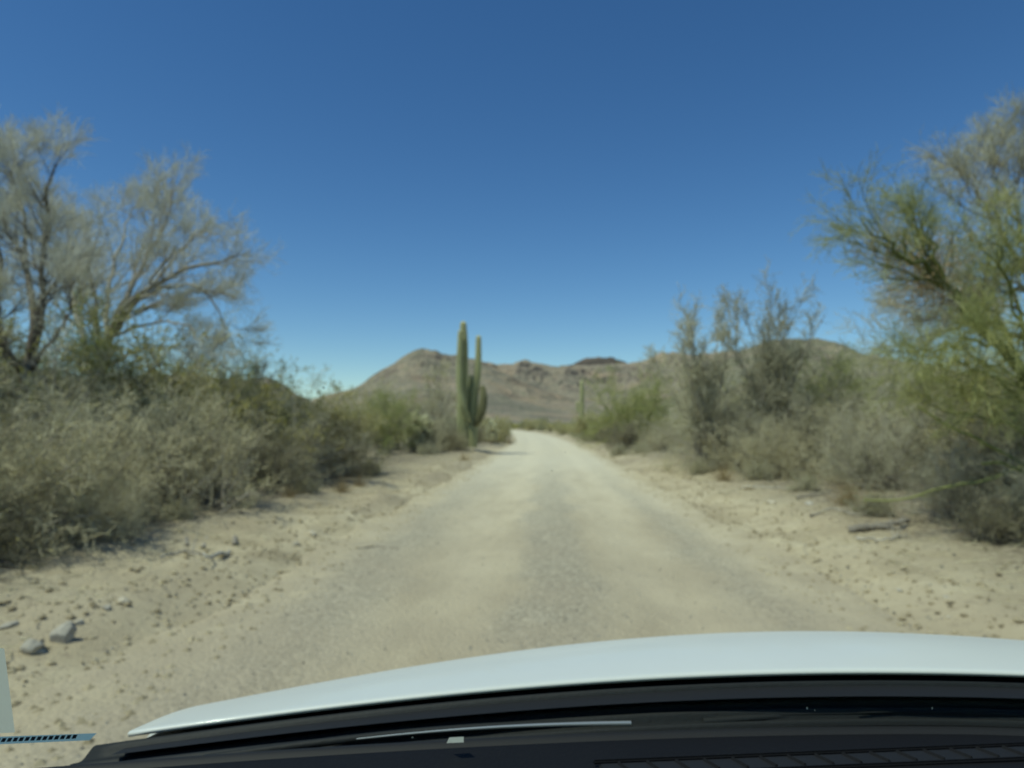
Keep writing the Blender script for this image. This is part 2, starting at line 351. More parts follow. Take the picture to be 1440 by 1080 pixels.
def tubes(P, Rr, m=4, tone=None, rng=None):
    n, k1, _ = P.shape
    T = np.zeros_like(P); T[:, 1:-1] = P[:, 2:] - P[:, :-2]; T[:, 0] = P[:, 1] - P[:, 0]; T[:, -1] = P[:, -1] - P[:, -2]
    T = unit(T); ref = np.where(np.abs(T[:, :1, 2:3]) > 0.85, np.array([1.0, 0, 0]), np.array([0, 0, 1.0]))
    ref = np.broadcast_to(ref, T.shape); U = unit(np.cross(T, ref)); V = np.cross(T, U)
    a = np.arange(m) * 2 * math.pi / m
    ring = P[:, :, None, :] + Rr[:, :, None, None] * (np.cos(a)[None, None, :, None] * U[:, :, None, :] + np.sin(a)[None, None, :, None] * V[:, :, None, :])
    verts = ring.reshape(-1, 3)
    base = (np.arange(n) * k1 * m)[:, None, None]; i = (np.arange(k1 - 1) * m)[None, :, None]; j = np.arange(m)[None, None, :]; j2 = (j + 1) % m
    q = np.stack([base + i + j, base + i + j2, base + i + m + j2, base + i + m + j], -1).reshape(-1, 4)
    if tone is None: tone = rng.uniform(0, 1, n)
    return verts, q, np.repeat(tone, k1 * m)
def leaves(rng, C, size, ratio=0.45, up=0.2):
    n = len(C); a = unit(rng.normal(0, 1, (n, 3)) + np.array([0, 0, up])); b = unit(np.cross(a, rng.normal(0, 1, (n, 3))))
    s = size * rng.uniform(0.6, 1.3, n)[:, None]; A = a * s; B = b * s * ratio
    v = np.stack([C, C + A * 0.5 + B * 0.5, C + A, C + A * 0.5 - B * 0.5], 1).reshape(-1, 3)
    return v, np.arange(n * 4).reshape(-1, 4), np.repeat(rng.uniform(0, 1, n), 4)
class Bag:
    def __init__(s): s.v = []; s.q = []; s.t = []; s.n = 0
    def add(s, vqt):
        v, q, t = vqt; s.v.append(v); s.q.append(q + s.n); s.t.append(t); s.n += len(v); return s
    def build(s, name, m, parent=None, smooth_=True):
        return mesh_np(name, np.concatenate(s.v), np.concatenate(s.q), m, smooth_, np.concatenate(s.t), parent)
def along(rng, P, n, t0=0.2):
    m, k1, _ = P.shape; i = rng.integers(0, m, n); t = rng.uniform(t0, 1, n) * (k1 - 1); j = np.minimum(t.astype(int), k1 - 2); f = (t - j)[:, None]
    return P[i, j] * (1 - f) + P[i, j + 1] * f

def brush(name, seed, h=1.8, w=1.5, stems=34, dens=.85, bark='bark_grey', twig='twig_brush', leaf=None, nleaf=0, leafsize=0.02, spread=(20, 85), fine=0.0028, lift=0.03, wander=0.22, side=((20, 75), (.25, .55)), tip=((25, 80), (.3, .65))):
    """many-stemmed desert bush: woody stems, a tangle of side branches and fine twigs, leaves if any"""
    rng = np.random.default_rng(seed); root = empty(name)
    az = rng.uniform(0, 2 * math.pi, stems); el = np.radians(90 - rng.uniform(spread[0], spread[1], stems) * rng.uniform(0.35, 1, stems) ** 0.5)
    Dr = np.stack([np.cos(az) * np.cos(el), np.sin(az) * np.cos(el), np.sin(el)], 1)
    L = rng.uniform(0.7, 1.1, stems) * (h * np.sin(el) ** 2 + w * np.cos(el) ** 2)
    S = np.stack([rng.normal(0, .10 * w, stems), rng.normal(0, .10 * w, stems), np.full(stems, -0.05)], 1)
    R0 = rng.uniform(.008, .019, stems) * (h / 1.8) ** .5
    P1, R1 = grow(rng, S, Dr, L, R0, 7, wander, lift, .3)
    P2, R2 = grow(rng, *sprout(rng, P1, R1, int(9 * dens) + 1, .15, 1, *side, .55), 5, wander * 1.3, lift, .35)
    P3, R3 = grow(rng, *sprout(rng, P2, R2 * 0 + fine * 1.3, int(8 * dens) + 1, .1, 1, *tip, 1), 3, .35, lift, .6)
    P4, R4 = grow(rng, *sprout(rng, P3, R3 * 0 + fine, 3, .2, 1, (25, 80), (.35, .8), 1), 2, .35, lift, .6)
    b = Bag(); b.add(tubes(P1, R1, 5, rng=rng)); b.add(tubes(P2, R2, 3, rng=rng)); b.build('branches', M[bark], root)
    c = Bag(); c.add(tubes(P3, R3, 3, rng=rng)); c.add(tubes(P4, R4, 3, rng=rng)); c.build('twigs', M[twig], root, False)
    if leaf:
        d = Bag(); d.add(leaves(rng, along(rng, P4, nleaf) if nleaf else P4[:, -1], leafsize)); d.build('leaves', M[leaf], root, False)
    return root

def limb_tree(name, base, limbs, seed, bark, twig, levels, leafmat=None, nleaf=0, leafsize=.03, leafzone=None, fine=.003, greenlimb=None, thin=.78):
    """a real tree whose main limbs follow given curves in space; everything finer grows off them"""
    rng = np.random.default_rng(seed); root = empty(name, tuple(base)); base = np.array(base)
    tr = Bag(); lb = Bag(); tw = Bag(); P1s = []; R1s = []
    for li, (pts, r0, r1) in enumerate(limbs):
        p = np.array(pts) - base; k = 14; t = np.linspace(0, len(p) - 1, k + 1)
        # smooth curve through the points
        i = np.minimum(t.astype(int), len(p) - 2); f = (t - i)[:, None]
        pm = np.vstack([2 * p[0] - p[1], p, 2 * p[-1] - p[-2]])
        a, b_, c_, d_ = pm[i], pm[i + 1], pm[i + 2], pm[i + 3]
        q = 0.5 * ((2 * b_) + (-a + c_) * f + (2 * a - 5 * b_ + 4 * c_ - d_) * f ** 2 + (-a + 3 * b_ - 3 * c_ + d_) * f ** 3)
        q[1:] += rng.normal(0, .02, (k, 3)) * (1 + np.linspace(0, 1, k)[:, None])
        r0, r1 = r0 * thin, r1 * thin; rr = np.linspace(r0, r1, k + 1)
        P1s.append(q); R1s.append(rr)
        (tr if li == 0 else lb).add(tubes(q[None], rr[None], 7, rng=rng))
    P = np.array(P1s); Rr = np.array(R1s)
    if len(P) > 1: cur, curR = P[1:], Rr[1:]
    else: cur, curR = P, Rr
    for n, (per, t0, ang, lf, rf, k, wander, lift, length) in enumerate(levels):
        fin = n >= len(levels) - 2
        S, d, L, r = sprout(rng, cur, curR, per, t0, 1, ang, lf, rf, length, even=(n < 2))
        if fin: r = np.full(len(r), fine * (1.25 if n == len(levels) - 2 else 1))
        r = np.clip(r, fine, .05)
        cur, curR = grow(rng, S, d, L, r, k, wander, lift, .45)
        (tw if fin else lb).add(tubes(cur, curR, 3 if n > 0 else 4, rng=rng))
    tr.build('trunk', M[bark], root)
    lb.build('branches', M[bark if greenlimb is None else greenlimb], root)
    tw.build('twigs', M[twig], root, False)
    if leafmat:
        C = along(rng, cur, nleaf, 0)
        if leafzone is not None:
            c0, rad = leafzone; c0 = np.array(c0) - base; C = C[np.linalg.norm(C - c0, axis=1) < rad * rng.uniform(.5, 1.1, len(C))]; C = C[rng.integers(0, len(C), 2600)] + rng.normal(0, .12, (2600, 3)) + np.array([-.1, 0, .15]); print('leaf zone', len(C))
        d = Bag(); d.add(leaves(rng, C, leafsize)); d.build('leaves', M[leafmat], root, False)
    return root

def place(o, px, py, Y, rz=0, s=1.0, sz=None, name=None):
    """stand a plant on the ground under the given line of sight, Y metres down the road"""
    p = at(px, py, Y); x = p[0]
    o.location = (x, Y, float(height(x, Y)) - 0.03); o.rotation_euler = (0, 0, rz); o.scale = (s, s, s if sz is None else sz)
    return o
def put(o, x, Y, rz=0, s=1.0, sz=None):
    o.location = (x, Y, float(height(x, Y)) - 0.03); o.rotation_euler = (0, 0, rz); o.scale = (s, s, s if sz is None else sz)
    return o
class Kind:
    """first use places the plant itself, every later one a copy of it and of its parts"""
    def __init__(s, root): s.root = root; s.used = False
    def get(s):
        if s.used: return copy_tree(s.root)
        s.used = True; return s.root

K = {
 'brush_a': Kind(brush('dry_brush', 1, 1.9, 1.7, 42, .75, fine=.0032, leaf='leaf_olive', nleaf=2500, leafsize=.022)),
 'brush_b': Kind(brush('dry_brush', 2, 1.7, 1.9, 44, .75, wander=.30, lift=-.02, fine=.0034)),
 'brush_c': Kind(brush('dry_brush', 3, 2.1, 1.5, 34, twig='twig_pale')),
 'dark_a': Kind(brush('thorn_bush', 4, 1.8, 1.7, 36, bark='bark_dark', twig='twig_dark', leaf='leaf_olive', nleaf=5000, leafsize=.022)),
 'olive_a': Kind(brush('creosote_bush', 5, 2.0, 1.5, 34, bark='bark_dark', twig='twig_brush', leaf='leaf_olive', nleaf=24000, leafsize=.036, spread=(8, 60), lift=.08)),
 'olive_b': Kind(brush('creosote_bush', 6, 2.2, 1.4, 30, bark='bark_grey', twig='twig_green', leaf='leaf_green', nleaf=13000, leafsize=.030, spread=(8, 60), lift=.08)),
 'low': Kind(brush('bursage_bush', 7, .6, .7, 30, .8, twig='twig_pale', leaf='leaf_olive', nleaf=3000, leafsize=.018, fine=.0022)),
 'broom': Kind(brush('bare_shrub', 8, 3.4, .9, 13, 1.0, side=((10, 30), (.14, .30)), tip=((10, 35), (.4, .9)), bark='bark_grey', twig='twig_pale', spread=(2, 19), lift=.05, fine=.005, wander=.09)),
 'far_a': Kind(brush('desert_shrub', 9, 1.6, 1.3, 22, .5, bark='bark_dark', twig='twig_brush', leaf='leaf_olive', nleaf=2600, leafsize=.07, fine=.008)),
 'far_b': Kind(brush('desert_shrub', 10, 1.4, 1.5, 22, .5, bark='bark_grey', twig='twig_pale', leaf='leaf_green', nleaf=2200, leafsize=.07, fine=.009)),
}
RN = random.Random(5)
def plant(kind, x, Y, s, label, group, cat='bush', rz=None, sz=None):
    o = put(K[kind].get(), x, Y, RN.uniform(0, 6.28) if rz is None else rz, s, sz); tag(o, label, cat, group); return o

# -- the thicket on the driver's side of the road, from beside the car to the gap before the saguaro
GL = 'bushes of the thicket on the pale trees\' side of the road'
T = [
 ('dark_a', -4.55, 5.55, .42, 'low dark brush nearest the pale windscreen sticker'),
 ('brush_a', -4.35, 6.65, .38, 'small low brush on the bank just behind the little edge stone'),
 ('brush_b', -4.75, 6.15, .55, 'low grey brush at the very front of the thicket at the picture edge'),
 ('brush_a', -4.65, 7.3, .50, 'low grey brush reaching down the bank towards the upright grey rock'),
 ('brush_a', -5.15, 6.2, .95, 'dry tangled brush nearest the bonnet, under the far left of the pale trees'),
 ('dark_a', -6.6, 7.4, 1.05, 'dark thorny bush behind the nearest dry brush at the left edge'),
 ('brush_b', -5.25, 8.3, .92, 'spreading grey brush whose twigs hang over the sandy bank above the grey rock'),
 ('brush_c', -6.9, 9.3, 1.05, 'tall pale brush in front of the forked grey trunk'),
 ('brush_a', -5.0, 9.9, .93, 'grey brush with thick bare stems at the rim of the sandy bank'),
 ('brush_b', -6.2, 11.4, 1.0, 'wide grey-brown brush in the middle of the thicket below the pale tree'),
 ('dark_a', -4.85, 11.8, .72, 'low dark bush jutting towards the road at the foot of the grey thicket'),
 ('olive_a', -7.6, 12.8, 1.55, 'olive creosote bush right below the arching limbs of the pale tree'),
 ('olive_a', -6.2, 14.0, 1.22, 'yellow-green creosote bush rising over the grey brush towards the hill gap'),
 ('brush_c', -5.2, 14.2, .95, 'pale brush at the outer corner of the thicket before its road end'),
 ('dark_a', -4.9, 16.3, .85, 'dark bush at the road end of the thicket, beside the short black shadow'),
 ('olive_b', -7.4, 16.8, 1.2, 'green bush standing tall at the back of the thicket'),
 ('brush_a', -5.9, 18.0, .85, 'dry brush behind the dark bush at the end of the thicket'),
 ('olive_a', -8.9, 9.8, 1.62, 'olive bush half hidden behind the dry brush at the forked trunk'),
 ('brush_b', -8.6, 8.0, 1.2, 'grey brush deep in the thicket under the leftmost tree'),
 ('olive_a', -10.3, 12.0, 1.4, 'tall olive bush between the two pale trees'),
 ('olive_b', -9.9, 14.2, 1.65, 'fresh green bush hiding the foot of the arching pale tree'),
 ('brush_c', -8.0, 11.2, 1.35, 'tall straggly pale brush between the forked trunk and the arching tree'),
 ('olive_a', -5.7, 17.4, 1.12, 'olive bush with an upright tip against the small brown hill'),
 ('dark_a', -10.5, 15.5, 1.4, 'dark tall bush far back between the pale trees'),
 ('olive_b', -9.6, 19.5, 1.3, 'green bush behind the thicket against the small brown hill'),
 ('brush_c', -8.2, 22.5, 1.1, 'pale brush behind the thicket, before the dip in the skyline'),
 ('olive_a', -6.9, 24.5, 1.05, 'olive bush behind the bare gap of sand past the thicket'),
]
for k, x, Y, s, lab in T: plant(k, x, Y, s, lab, GL)

# -- clump round the tall saguaro
GS = 'bushes round the tall saguaro'
T = [
 ('olive_b', -6.6, 29.0, 1.15, 'bright green bush nearest the thicket in the clump before the saguaro'),
 ('brush_a', -5.3, 31.0, .80, 'low grey brush between the green bush and the saguaro'),
 ('brush_c', -5.2, 34.8, 1.25, 'tall grey bush right against the saguaro trunk'),
 ('brush_a', -4.15, 33.0, .52, 'low grey brush in front of the two saguaro trunks'),
 ('dark_a', -4.75, 33.3, .75, 'dark low bush at the foot of the saguaro'),
 ('olive_a', -7.6, 34.0, 1.45, 'tall olive bush behind the green bush before the saguaro'),
 ('low', -5.1, 30.0, 1.0, 'small grey clump at the road edge below the saguaro bushes'),
 ('olive_b', -9.3, 38.0, 1.3, 'green bush behind the pale cholla cactus'),
 ('dark_a', -4.6, 44.0, .9, 'dark bush just beyond the saguaro beside the road'),
 ('olive_a', -5.2, 50.0, .85, 'olive bush beyond the saguaro with a pale cactus before it'),
]
for k, x, Y, s, lab in T: plant(k, x, Y, s, lab, GS)

# -- the thicket on the other side
GR = 'bushes of the thicket on the palo verde side of the road'
T = [
 ('dark_a', 4.75, 7.75, .36, 'low dark bramble at the very front of the thicket, closest to the bonnet'),
 ('brush_a', 5.35, 7.7, .50, 'low tangled brush beside the bramble closest to the bonnet'),
 ('brush_c', 5.15, 9.3, .50, 'low pale brush under the crooked pale stem'),
 ('brush_b', 6.3, 8.0, .72, 'low grey brush nearest the bonnet on the green tree side'),
 ('dark_a', 5.75, 9.0, .62, 'dark low bush at the bank foot under the green tree'),
 ('brush_a', 7.6, 9.6, .90, 'dense grey brush below the crown of the green tree'),
 ('dark_a', 7.3, 11.9, 1.05, 'dark bush behind the crooked pale stem below the green tree'),
 ('brush_c', 5.9, 13.0, .80, 'pale brush behind the fallen log'),
 ('brush_b', 6.6, 14.8, 1.05, 'wide grey brush in the middle of the thicket behind the log'),
 ('brush_a', 5.1, 16.4, .75, 'low grey brush beside the road where the bank is bare'),
 ('olive_a', 8.7, 13.6, 1.25, 'olive bush rising behind the grey brush towards the green tree'),
 ('dark_a', 6.8, 17.2, 1.05, 'dark olive bush in the thicket below the hill crest'),
 ('brush_c', 5.6, 18.4, 1.15, 'tall grey brush between the two bare upright shrubs'),
 ('brush_b', 4.55, 18.6, .80, 'grey brush at the road end of the thicket, with a dark hollow'),
 ('olive_b', 7.9, 19.8, 1.35, 'green bush behind the thicket under the domed hill'),
 ('olive_a', 9.6, 18.0, 1.40, 'tall olive bush against the sky beyond the thicket'),
 ('olive_a', 11.6, 15.5, 1.55, 'tall olive bush behind the green limb of the palo verde'),
 ('brush_a', 11.0, 11.5, 1.35, 'big grey brush behind the green tree'),
 ('brush_c', 5.2, 21.0, 1.35, 'straggly pale brush filling the gap behind the leaning bare shrub'),
 ('brush_a', 7.3, 20.6, 1.55, 'big straggly grey brush behind the tallest bare shrub'),
 ('brush_c', 8.6, 19.0, 1.60, 'tall straggly brush rising to the foot of the domed hill'),
 ('dark_a', 9.9, 16.2, 1.55, 'dark tall brush beside the green palo verde limb tips'),
 ('brush_c', 7.9, 15.4, 1.30, 'tall pale brush in the heart of the thicket behind the log'),
 ('olive_a', 6.1, 24.5, 1.35, 'olive bush deep behind the road end of the thicket'),
 ('brush_a', 11.6, 19.5, 1.7, 'big grey brush far back beside the green palo verde'),
 ('olive_b', 10.2, 12.8, 1.35, 'yellow-green bush under the hanging sprays of the palo verde'),
 ('dark_a', 7.0, 22.5, 1.25, 'dark bush behind the leaning bare shrub'),
 ('olive_b', 9.9, 24.0, 1.5, 'dark green rounded bush topping the thicket before the domed hill'),
 ('olive_a', 12.5, 22.0, 1.6, 'olive bush far back where the domed hill drops to the sky'),
 ('low', 4.45, 15.2, .75, 'small pale clump on the bare bank near the road end of the thicket'),
 ('brush_b', 9.1, 7.2, .95, 'grey brush at the edge of view behind the green stems'),
]
for k, x, Y, s, lab in T: plant(k, x, Y, s, lab, GR)

# -- the green palo verde clump further on, beside the road
GM = 'bushes at the foot of the small palo verde beyond the thicket'
T = [
 ('dark_a', 3.9, 36.0, .95, 'dark bush at the foot of the small green palo verde'),
 ('brush_a', 5.5, 34.0, .85, 'grey brush in front of the small green palo verde'),
 ('dark_a', 4.0, 46.0, .95, 'dark bush to the road side of the small green palo verde'),
 ('brush_b', 6.9, 40.0, .95, 'grey brush on the thicket side of the small palo verde'),
 ('olive_a', 3.2, 58.0, 1.15, 'olive bush below the small distant saguaro'),
 ('olive_b', 7.6, 31.0, 1.15, 'green bush between the small palo verde and the leaning bare shrub'),
 ('low', 3.75, 29.0, .9, 'small grey clump on the sandy bank before the small palo verde'),
]
for k, x, Y, s, lab in T: plant(k, x, Y, s, lab, GM)

# -- bare upright shrubs that stand up out of the thicket
GB = 'bare upright shrubs standing above the thicket'
plant('broom', 4.2, 18.9, 1.22, 'bare feathery shrub leaning towards the road, at the road end of the thicket', GB, 'shrub')
plant('broom', 6.1, 19.4, 1.36, 'tallest bare feathery shrub, standing upright over the middle of the thicket', GB, 'shrub')
plant('broom', 8.3, 21.5, .95, 'thin bare shrub faint against the sky above the domed hill', GB, 'shrub')
plant('broom', -6.9, 15.6, .70, 'bare thin shrub poking up at the back of the thicket by the hill gap', GB, 'shrub')

# ------------------------------------------------------------------ trees (limbs in metres, read off the photograph along its lines of sight)
def L_(Y, *pts, c=None, k=1): return [at(px if c is None else c[0] + (px - c[0]) * k, py if c is None else c[1] + (py - c[1]) * k, Y + dy) for px, py, dy in pts]
BY = 15.0
base = at(118, 700, BY); base[2] = float(height(base[0], BY)) - .1
t = limb_tree('ironwood_tree', base, [
    ([base] + L_(BY, (125, 620, 0), (132, 560, 0), (150, 500, .1)), .26, .15),
    (L_(BY, (140, 540, 0), (150, 480, 0), (178, 430, -.2), (205, 402, -.4), (255, 376, -.8), (305, 360, -1.2), (338, 352, -1.5), c=(150, 520), k=.94), .15, .03),
    (L_(BY, (160, 470, 0), (180, 440, -.1), (208, 408, -.3), (250, 396, -.5), (292, 400, -.6), (322, 440, -.6), (332, 470, -.7), c=(150, 520), k=.94), .09, .015),
    (L_(BY, (150, 500, 0), (165, 440, .3), (200, 370, .5), (228, 320, .6), (245, 270, .8), (252, 238, .9), c=(150, 520), k=.94), .12, .015),
    (L_(BY, (150, 500, 0), (150, 430, .6), (160, 370, 1.0), (178, 310, 1.4), (190, 275, 1.7), c=(150, 520), k=.94), .11, .015),
    (L_(BY, (132, 545, 0), (115, 470, .4), (96, 400, .8), (80, 350, 1.2), (70, 300, 1.4), c=(150, 520), k=.94), .12, .02),
    (L_(BY, (140, 540, 0), (135, 440, -.8), (128, 370, -1.2), (140, 310, -1.4), c=(150, 520), k=.94), .09, .015),
    (L_(BY, (215, 395, -.3), (255, 350, -.1), (290, 310, .2), (318, 290, .4), c=(150, 520), k=.94), .06, .012),
    (L_(BY, (205, 402, -.3), (235, 360, -.9), (270, 330, -1.6), (315, 314, -2.0), c=(150, 520), k=.94), .055, .012),
    (L_(BY, (160, 470, 0), (215, 450, -.8), (262, 455, -1.4), (300, 490, -1.8), c=(150, 520), k=.94), .06, .012),
    (L_(BY, (165, 450, 0), (225, 425, .8), (285, 420, 1.5), (345, 385, 2.0), c=(150, 520), k=.94), .06, .012),
    (L_(BY, (145, 520, 0), (205, 490, .5), (255, 490, .9), (300, 510, 1.2), c=(150, 520), k=.94), .05, .012),
    (L_(BY, (140, 520, 0), (110, 440, 1.0), (118, 360, 1.8), (112, 290, 2.2), c=(150, 520), k=.94), .06, .012),
    (L_(BY, (178, 430, 0), (190, 370, .9), (215, 310, 1.6), (220, 262, 2.0), c=(150, 520), k=.94), .05, .012),
], 21, 'bark_dark', 'twig_ash', [
    (10, .25, (20, 50), (.18, .34), .42, 6, .12, .05, None),
    (7, .15, (15, 45), (.35, .65), .55, 5, .14, .05, None),
    (5, .10, (15, 45), (.6, 1.1), 1, 4, .16, .04, .50),
    (3, .15, (15, 50), (.4, 1.0), 1, 2, .2, .04, .26),
], fine=.0034, greenlimb='bark_grey', thin=.62)
tag(t, 'bare pale grey tree arching its limbs towards the road, nearer the middle of the picture', 'tree', 'bare pale trees above the thicket')
AY = 10.5
base = at(25, 720, AY); base[2] = float(height(base[0], AY)) - .1
t = limb_tree('ironwood_tree', base, [
    ([base] + L_(AY, (28, 620, 0), (30, 570, 0), (45, 500, 0)), .22, .14),
    (L_(AY, (35, 540, 0), (15, 505, -.2), (2, 470, -.3), (-10, 420, -.4), (-30, 360, -.5), c=(30, 540), k=.93), .11, .02),
    (L_(AY, (45, 510, 0), (48, 440, .2), (40, 380, .4), (30, 300, .5), (22, 230, .6), (20, 190, .6), c=(30, 540), k=.93), .11, .015),
    (L_(AY, (45, 510, 0), (62, 420, -.3), (60, 350, -.4), (68, 270, -.6), (72, 205, -.8), c=(30, 540), k=.93), .10, .015),
    (L_(AY, (15, 505, 0), (-5, 440, .3), (0, 350, .8), (-8, 260, 1.0), (-5, 195, 1.1), c=(30, 540), k=.93), .10, .015),
    (L_(AY, (15, 540, 0), (-40, 480, .3), (-80, 380, .3), (-110, 280, .4), c=(30, 540), k=.93), .10, .02),
    (L_(AY, (48, 440, .2), (75, 400, .8), (95, 360, 1.2), (108, 320, 1.6), c=(30, 540), k=.93), .05, .012),
    (L_(AY, (45, 520, 0), (80, 470, -.8), (100, 430, -1.2), (105, 390, -1.6), c=(30, 540), k=.93), .05, .012),
], 22, 'bark_dark', 'twig_ash', [
    (11, .2, (20, 50), (.18, .36), .42, 6, .12, .05, None),
    (8, .15, (15, 45), (.35, .65), .55, 5, .14, .05, None),
    (6, .10, (15, 45), (.6, 1.1), 1, 4, .16, .04, .40),
    (3, .15, (15, 50), (.4, 1.0), 1, 2, .2, .04, .24),
], fine=.0028, greenlimb='bark_dark', thin=.66)
tag(t, 'bare grey tree with a dark forked trunk, cut by the edge of the picture', 'tree', 'bare pale trees above the thicket')

PY = 9.0
base = at(1500, 740, PY); base[2] = float(height(base[0], PY)) - .1
t = limb_tree('palo_verde_tree', base, [
    ([base] + L_(PY, (1492, 640, 0), (1475, 570, 0), (1450, 520, 0)), .16, .11),
    (L_(PY, (1475, 570, 0), (1420, 500, -.1), (1365, 440, -.3), (1325, 395, -.4), (1300, 370, -.5), (1272, 350, -.6), (1245, 335, -.6), (1222, 310, -.7), (1190, 292, -.8), c=(1480, 600), k=.93), .10, .010),
    (L_(PY, (1345, 415, -.3), (1310, 365, -.2), (1285, 320, 0), (1262, 280, 0), (1250, 250, .1), c=(1480, 600), k=.93), .045, .008),
    (L_(PY, (1325, 395, -.4), (1300, 340, -.7), (1285, 300, -.9), (1280, 262, -1.0), c=(1480, 600), k=.93), .035, .008),
    (L_(PY, (1400, 480, 0), (1350, 470, -.6), (1300, 480, -1.0), (1262, 500, -1.2), c=(1480, 600), k=.93), .04, .008),
    (L_(PY, (1440, 520, 0), (1400, 440, .6), (1390, 380, 1.0), (1400, 330, 1.3), c=(1480, 600), k=.93), .07, .010),
    (L_(PY, (1490, 640, 0), (1420, 600, -.5), (1350, 580, -.8), (1300, 575, -1.0), c=(1480, 600), k=.93), .035, .008),
    (L_(PY, (1480, 600, 0), (1500, 500, .2), (1530, 400, .4), (1540, 300, .4), c=(1480, 600), k=.93), .08, .010),
    (L_(PY, (1480, 640, 0), (1432, 560, -.9), (1380, 520, -1.3), (1330, 530, -1.5), c=(1480, 600), k=.93), .045, .008),
    (L_(PY, (1460, 545, 0), (1400, 470, .5), (1345, 420, .8), (1300, 400, 1.0), c=(1480, 600), k=.93), .035, .008),
    (L_(PY, (1470, 560, 0), (1415, 520, .4), (1360, 500, .8), (1310, 520, 1.0), c=(1480, 600), k=.93), .035, .008),
    (L_(PY, (1460, 540, 0), (1430, 430, -.5), (1405, 350, -.9), (1400, 290, -1.1), c=(1480, 600), k=.93), .04, .008),
    (L_(PY, (1460, 540, 0), (1420, 400, .2), (1372, 330, .3), (1345, 290, .3), c=(1480, 600), k=.93), .04, .008),
    (L_(PY, (1480, 620, 0), (1440, 540, -1.2), (1400, 490, -1.6), (1370, 450, -1.8), c=(1480, 600), k=.93), .035, .008),
], 23, 'bark_green', 'twig_green', [
    (9, .25, (18, 45), (.16, .34), .45, 5, .12, .04, None),
    (5, .15, (15, 50), (.35, .7), .6, 4, .17, .03, None),
    (5, .1, (15, 50), (.6, 1.1), 1, 3, .2, .02, .34),
    (3, .1, (15, 50), (.5, 1.0), 1, 2, .2, .02, .22),
], leafmat='leaf_green', nleaf=5000, leafsize=.020, fine=.0024, thin=.62)
tag(t, 'green barked palo verde with a limb reaching out over the road bank', 'tree')
DY = 11.5
base = at(1512, 690, DY); base[2] = float(height(base[0], DY)) - .1
t = limb_tree('mesquite_tree', base, [
    ([base] + L_(DY, (1505, 600, 0), (1490, 520, 0), (1470, 450, 0)), .22, .15),
    (L_(DY, (1490, 520, 0), (1440, 385, 0), (1405, 310, -.1), (1380, 262, -.2), (1352, 225, -.3), (1345, 200, -.3), (1330, 175, -.4), c=(1490, 520), k=.84), .09, .010),
    (L_(DY, (1480, 460, 0), (1445, 350, .2), (1425, 280, .3), (1398, 222, .4), (1378, 190, .4), (1370, 165, .5), c=(1490, 520), k=.84), .08, .010),
    (L_(DY, (1485, 480, 0), (1440, 385, .3), (1400, 390, .3), (1365, 380, .3), (1335, 382, .2), c=(1490, 520), k=.84), .08, .012),
    (L_(DY, (1480, 470, 0), (1468, 320, .3), (1440, 220, .5), (1422, 165, .6), (1412, 140, .7), c=(1490, 520), k=.84), .09, .010),
    (L_(DY, (1470, 460, 0), (1420, 420, -.6), (1350, 408, -1.0), (1290, 430, -1.3), (1225, 440, -1.5), c=(1490, 520), k=.84), .05, .008),
    (L_(DY, (1480, 500, 0), (1420, 450, -.8), (1350, 440, -1.2), (1280, 460, -1.4), (1230, 478, -1.4), c=(1490, 520), k=.84), .05, .008),
    (L_(DY, (1380, 390, .3), (1350, 330, .8), (1340, 290, 1.0), c=(1490, 520), k=.84), .03, .008),
    (L_(DY, (1450, 400, .3), (1380, 350, .5), (1330, 320, .8), (1290, 330, 1.0), c=(1490, 520), k=.84), .05, .008),
    (L_(DY, (1450, 400, .3), (1370, 370, -.5), (1310, 372, -.8), (1262, 395, -1.0), c=(1490, 520), k=.84), .05, .008),
    (L_(DY, (1470, 480, .3), (1400, 460, .5), (1330, 450, .8), (1270, 480, 1.0), c=(1490, 520), k=.84), .05, .008),
    (L_(DY, (1460, 420, .3), (1432, 330, -.5), (1410, 280, -.8), (1390, 260, -1.0), c=(1490, 520), k=.84), .05, .008),
    (L_(DY, (1450, 470, 0), (1370, 440, -1.5), (1300, 400, -2.4), (1240, 365, -2.8), c=(1490, 520), k=.84), .05, .010),
    (L_(DY, (1490, 520, 0), (1520, 350, 0), (1540, 250, 0), (1530, 160, 0), c=(1490, 520), k=.84), .09, .012),
], 24, 'bark_dark', 'twig_pale', [
    (10, .25, (18, 45), (.16, .32), .45, 5, .12, .05, None),
    (6, .15, (15, 45), (.35, .65), .6, 4, .15, .04, None),
    (5, .1, (15, 50), (.6, 1.1), 1, 3, .2, .03, .38),
    (2, .1, (15, 55), (.5, 1.0), 1, 2, .24, .03, .24),
], leafmat='leaf_orange', nleaf=200000, leafsize=.034, leafzone=(at(1298, 402, DY - 2.6), .62), fine=.003, thin=.55)
rng = np.random.default_rng(77)
tag(t, 'tall dark branched tree with tan dried leaves behind the green palo verde', 'tree')

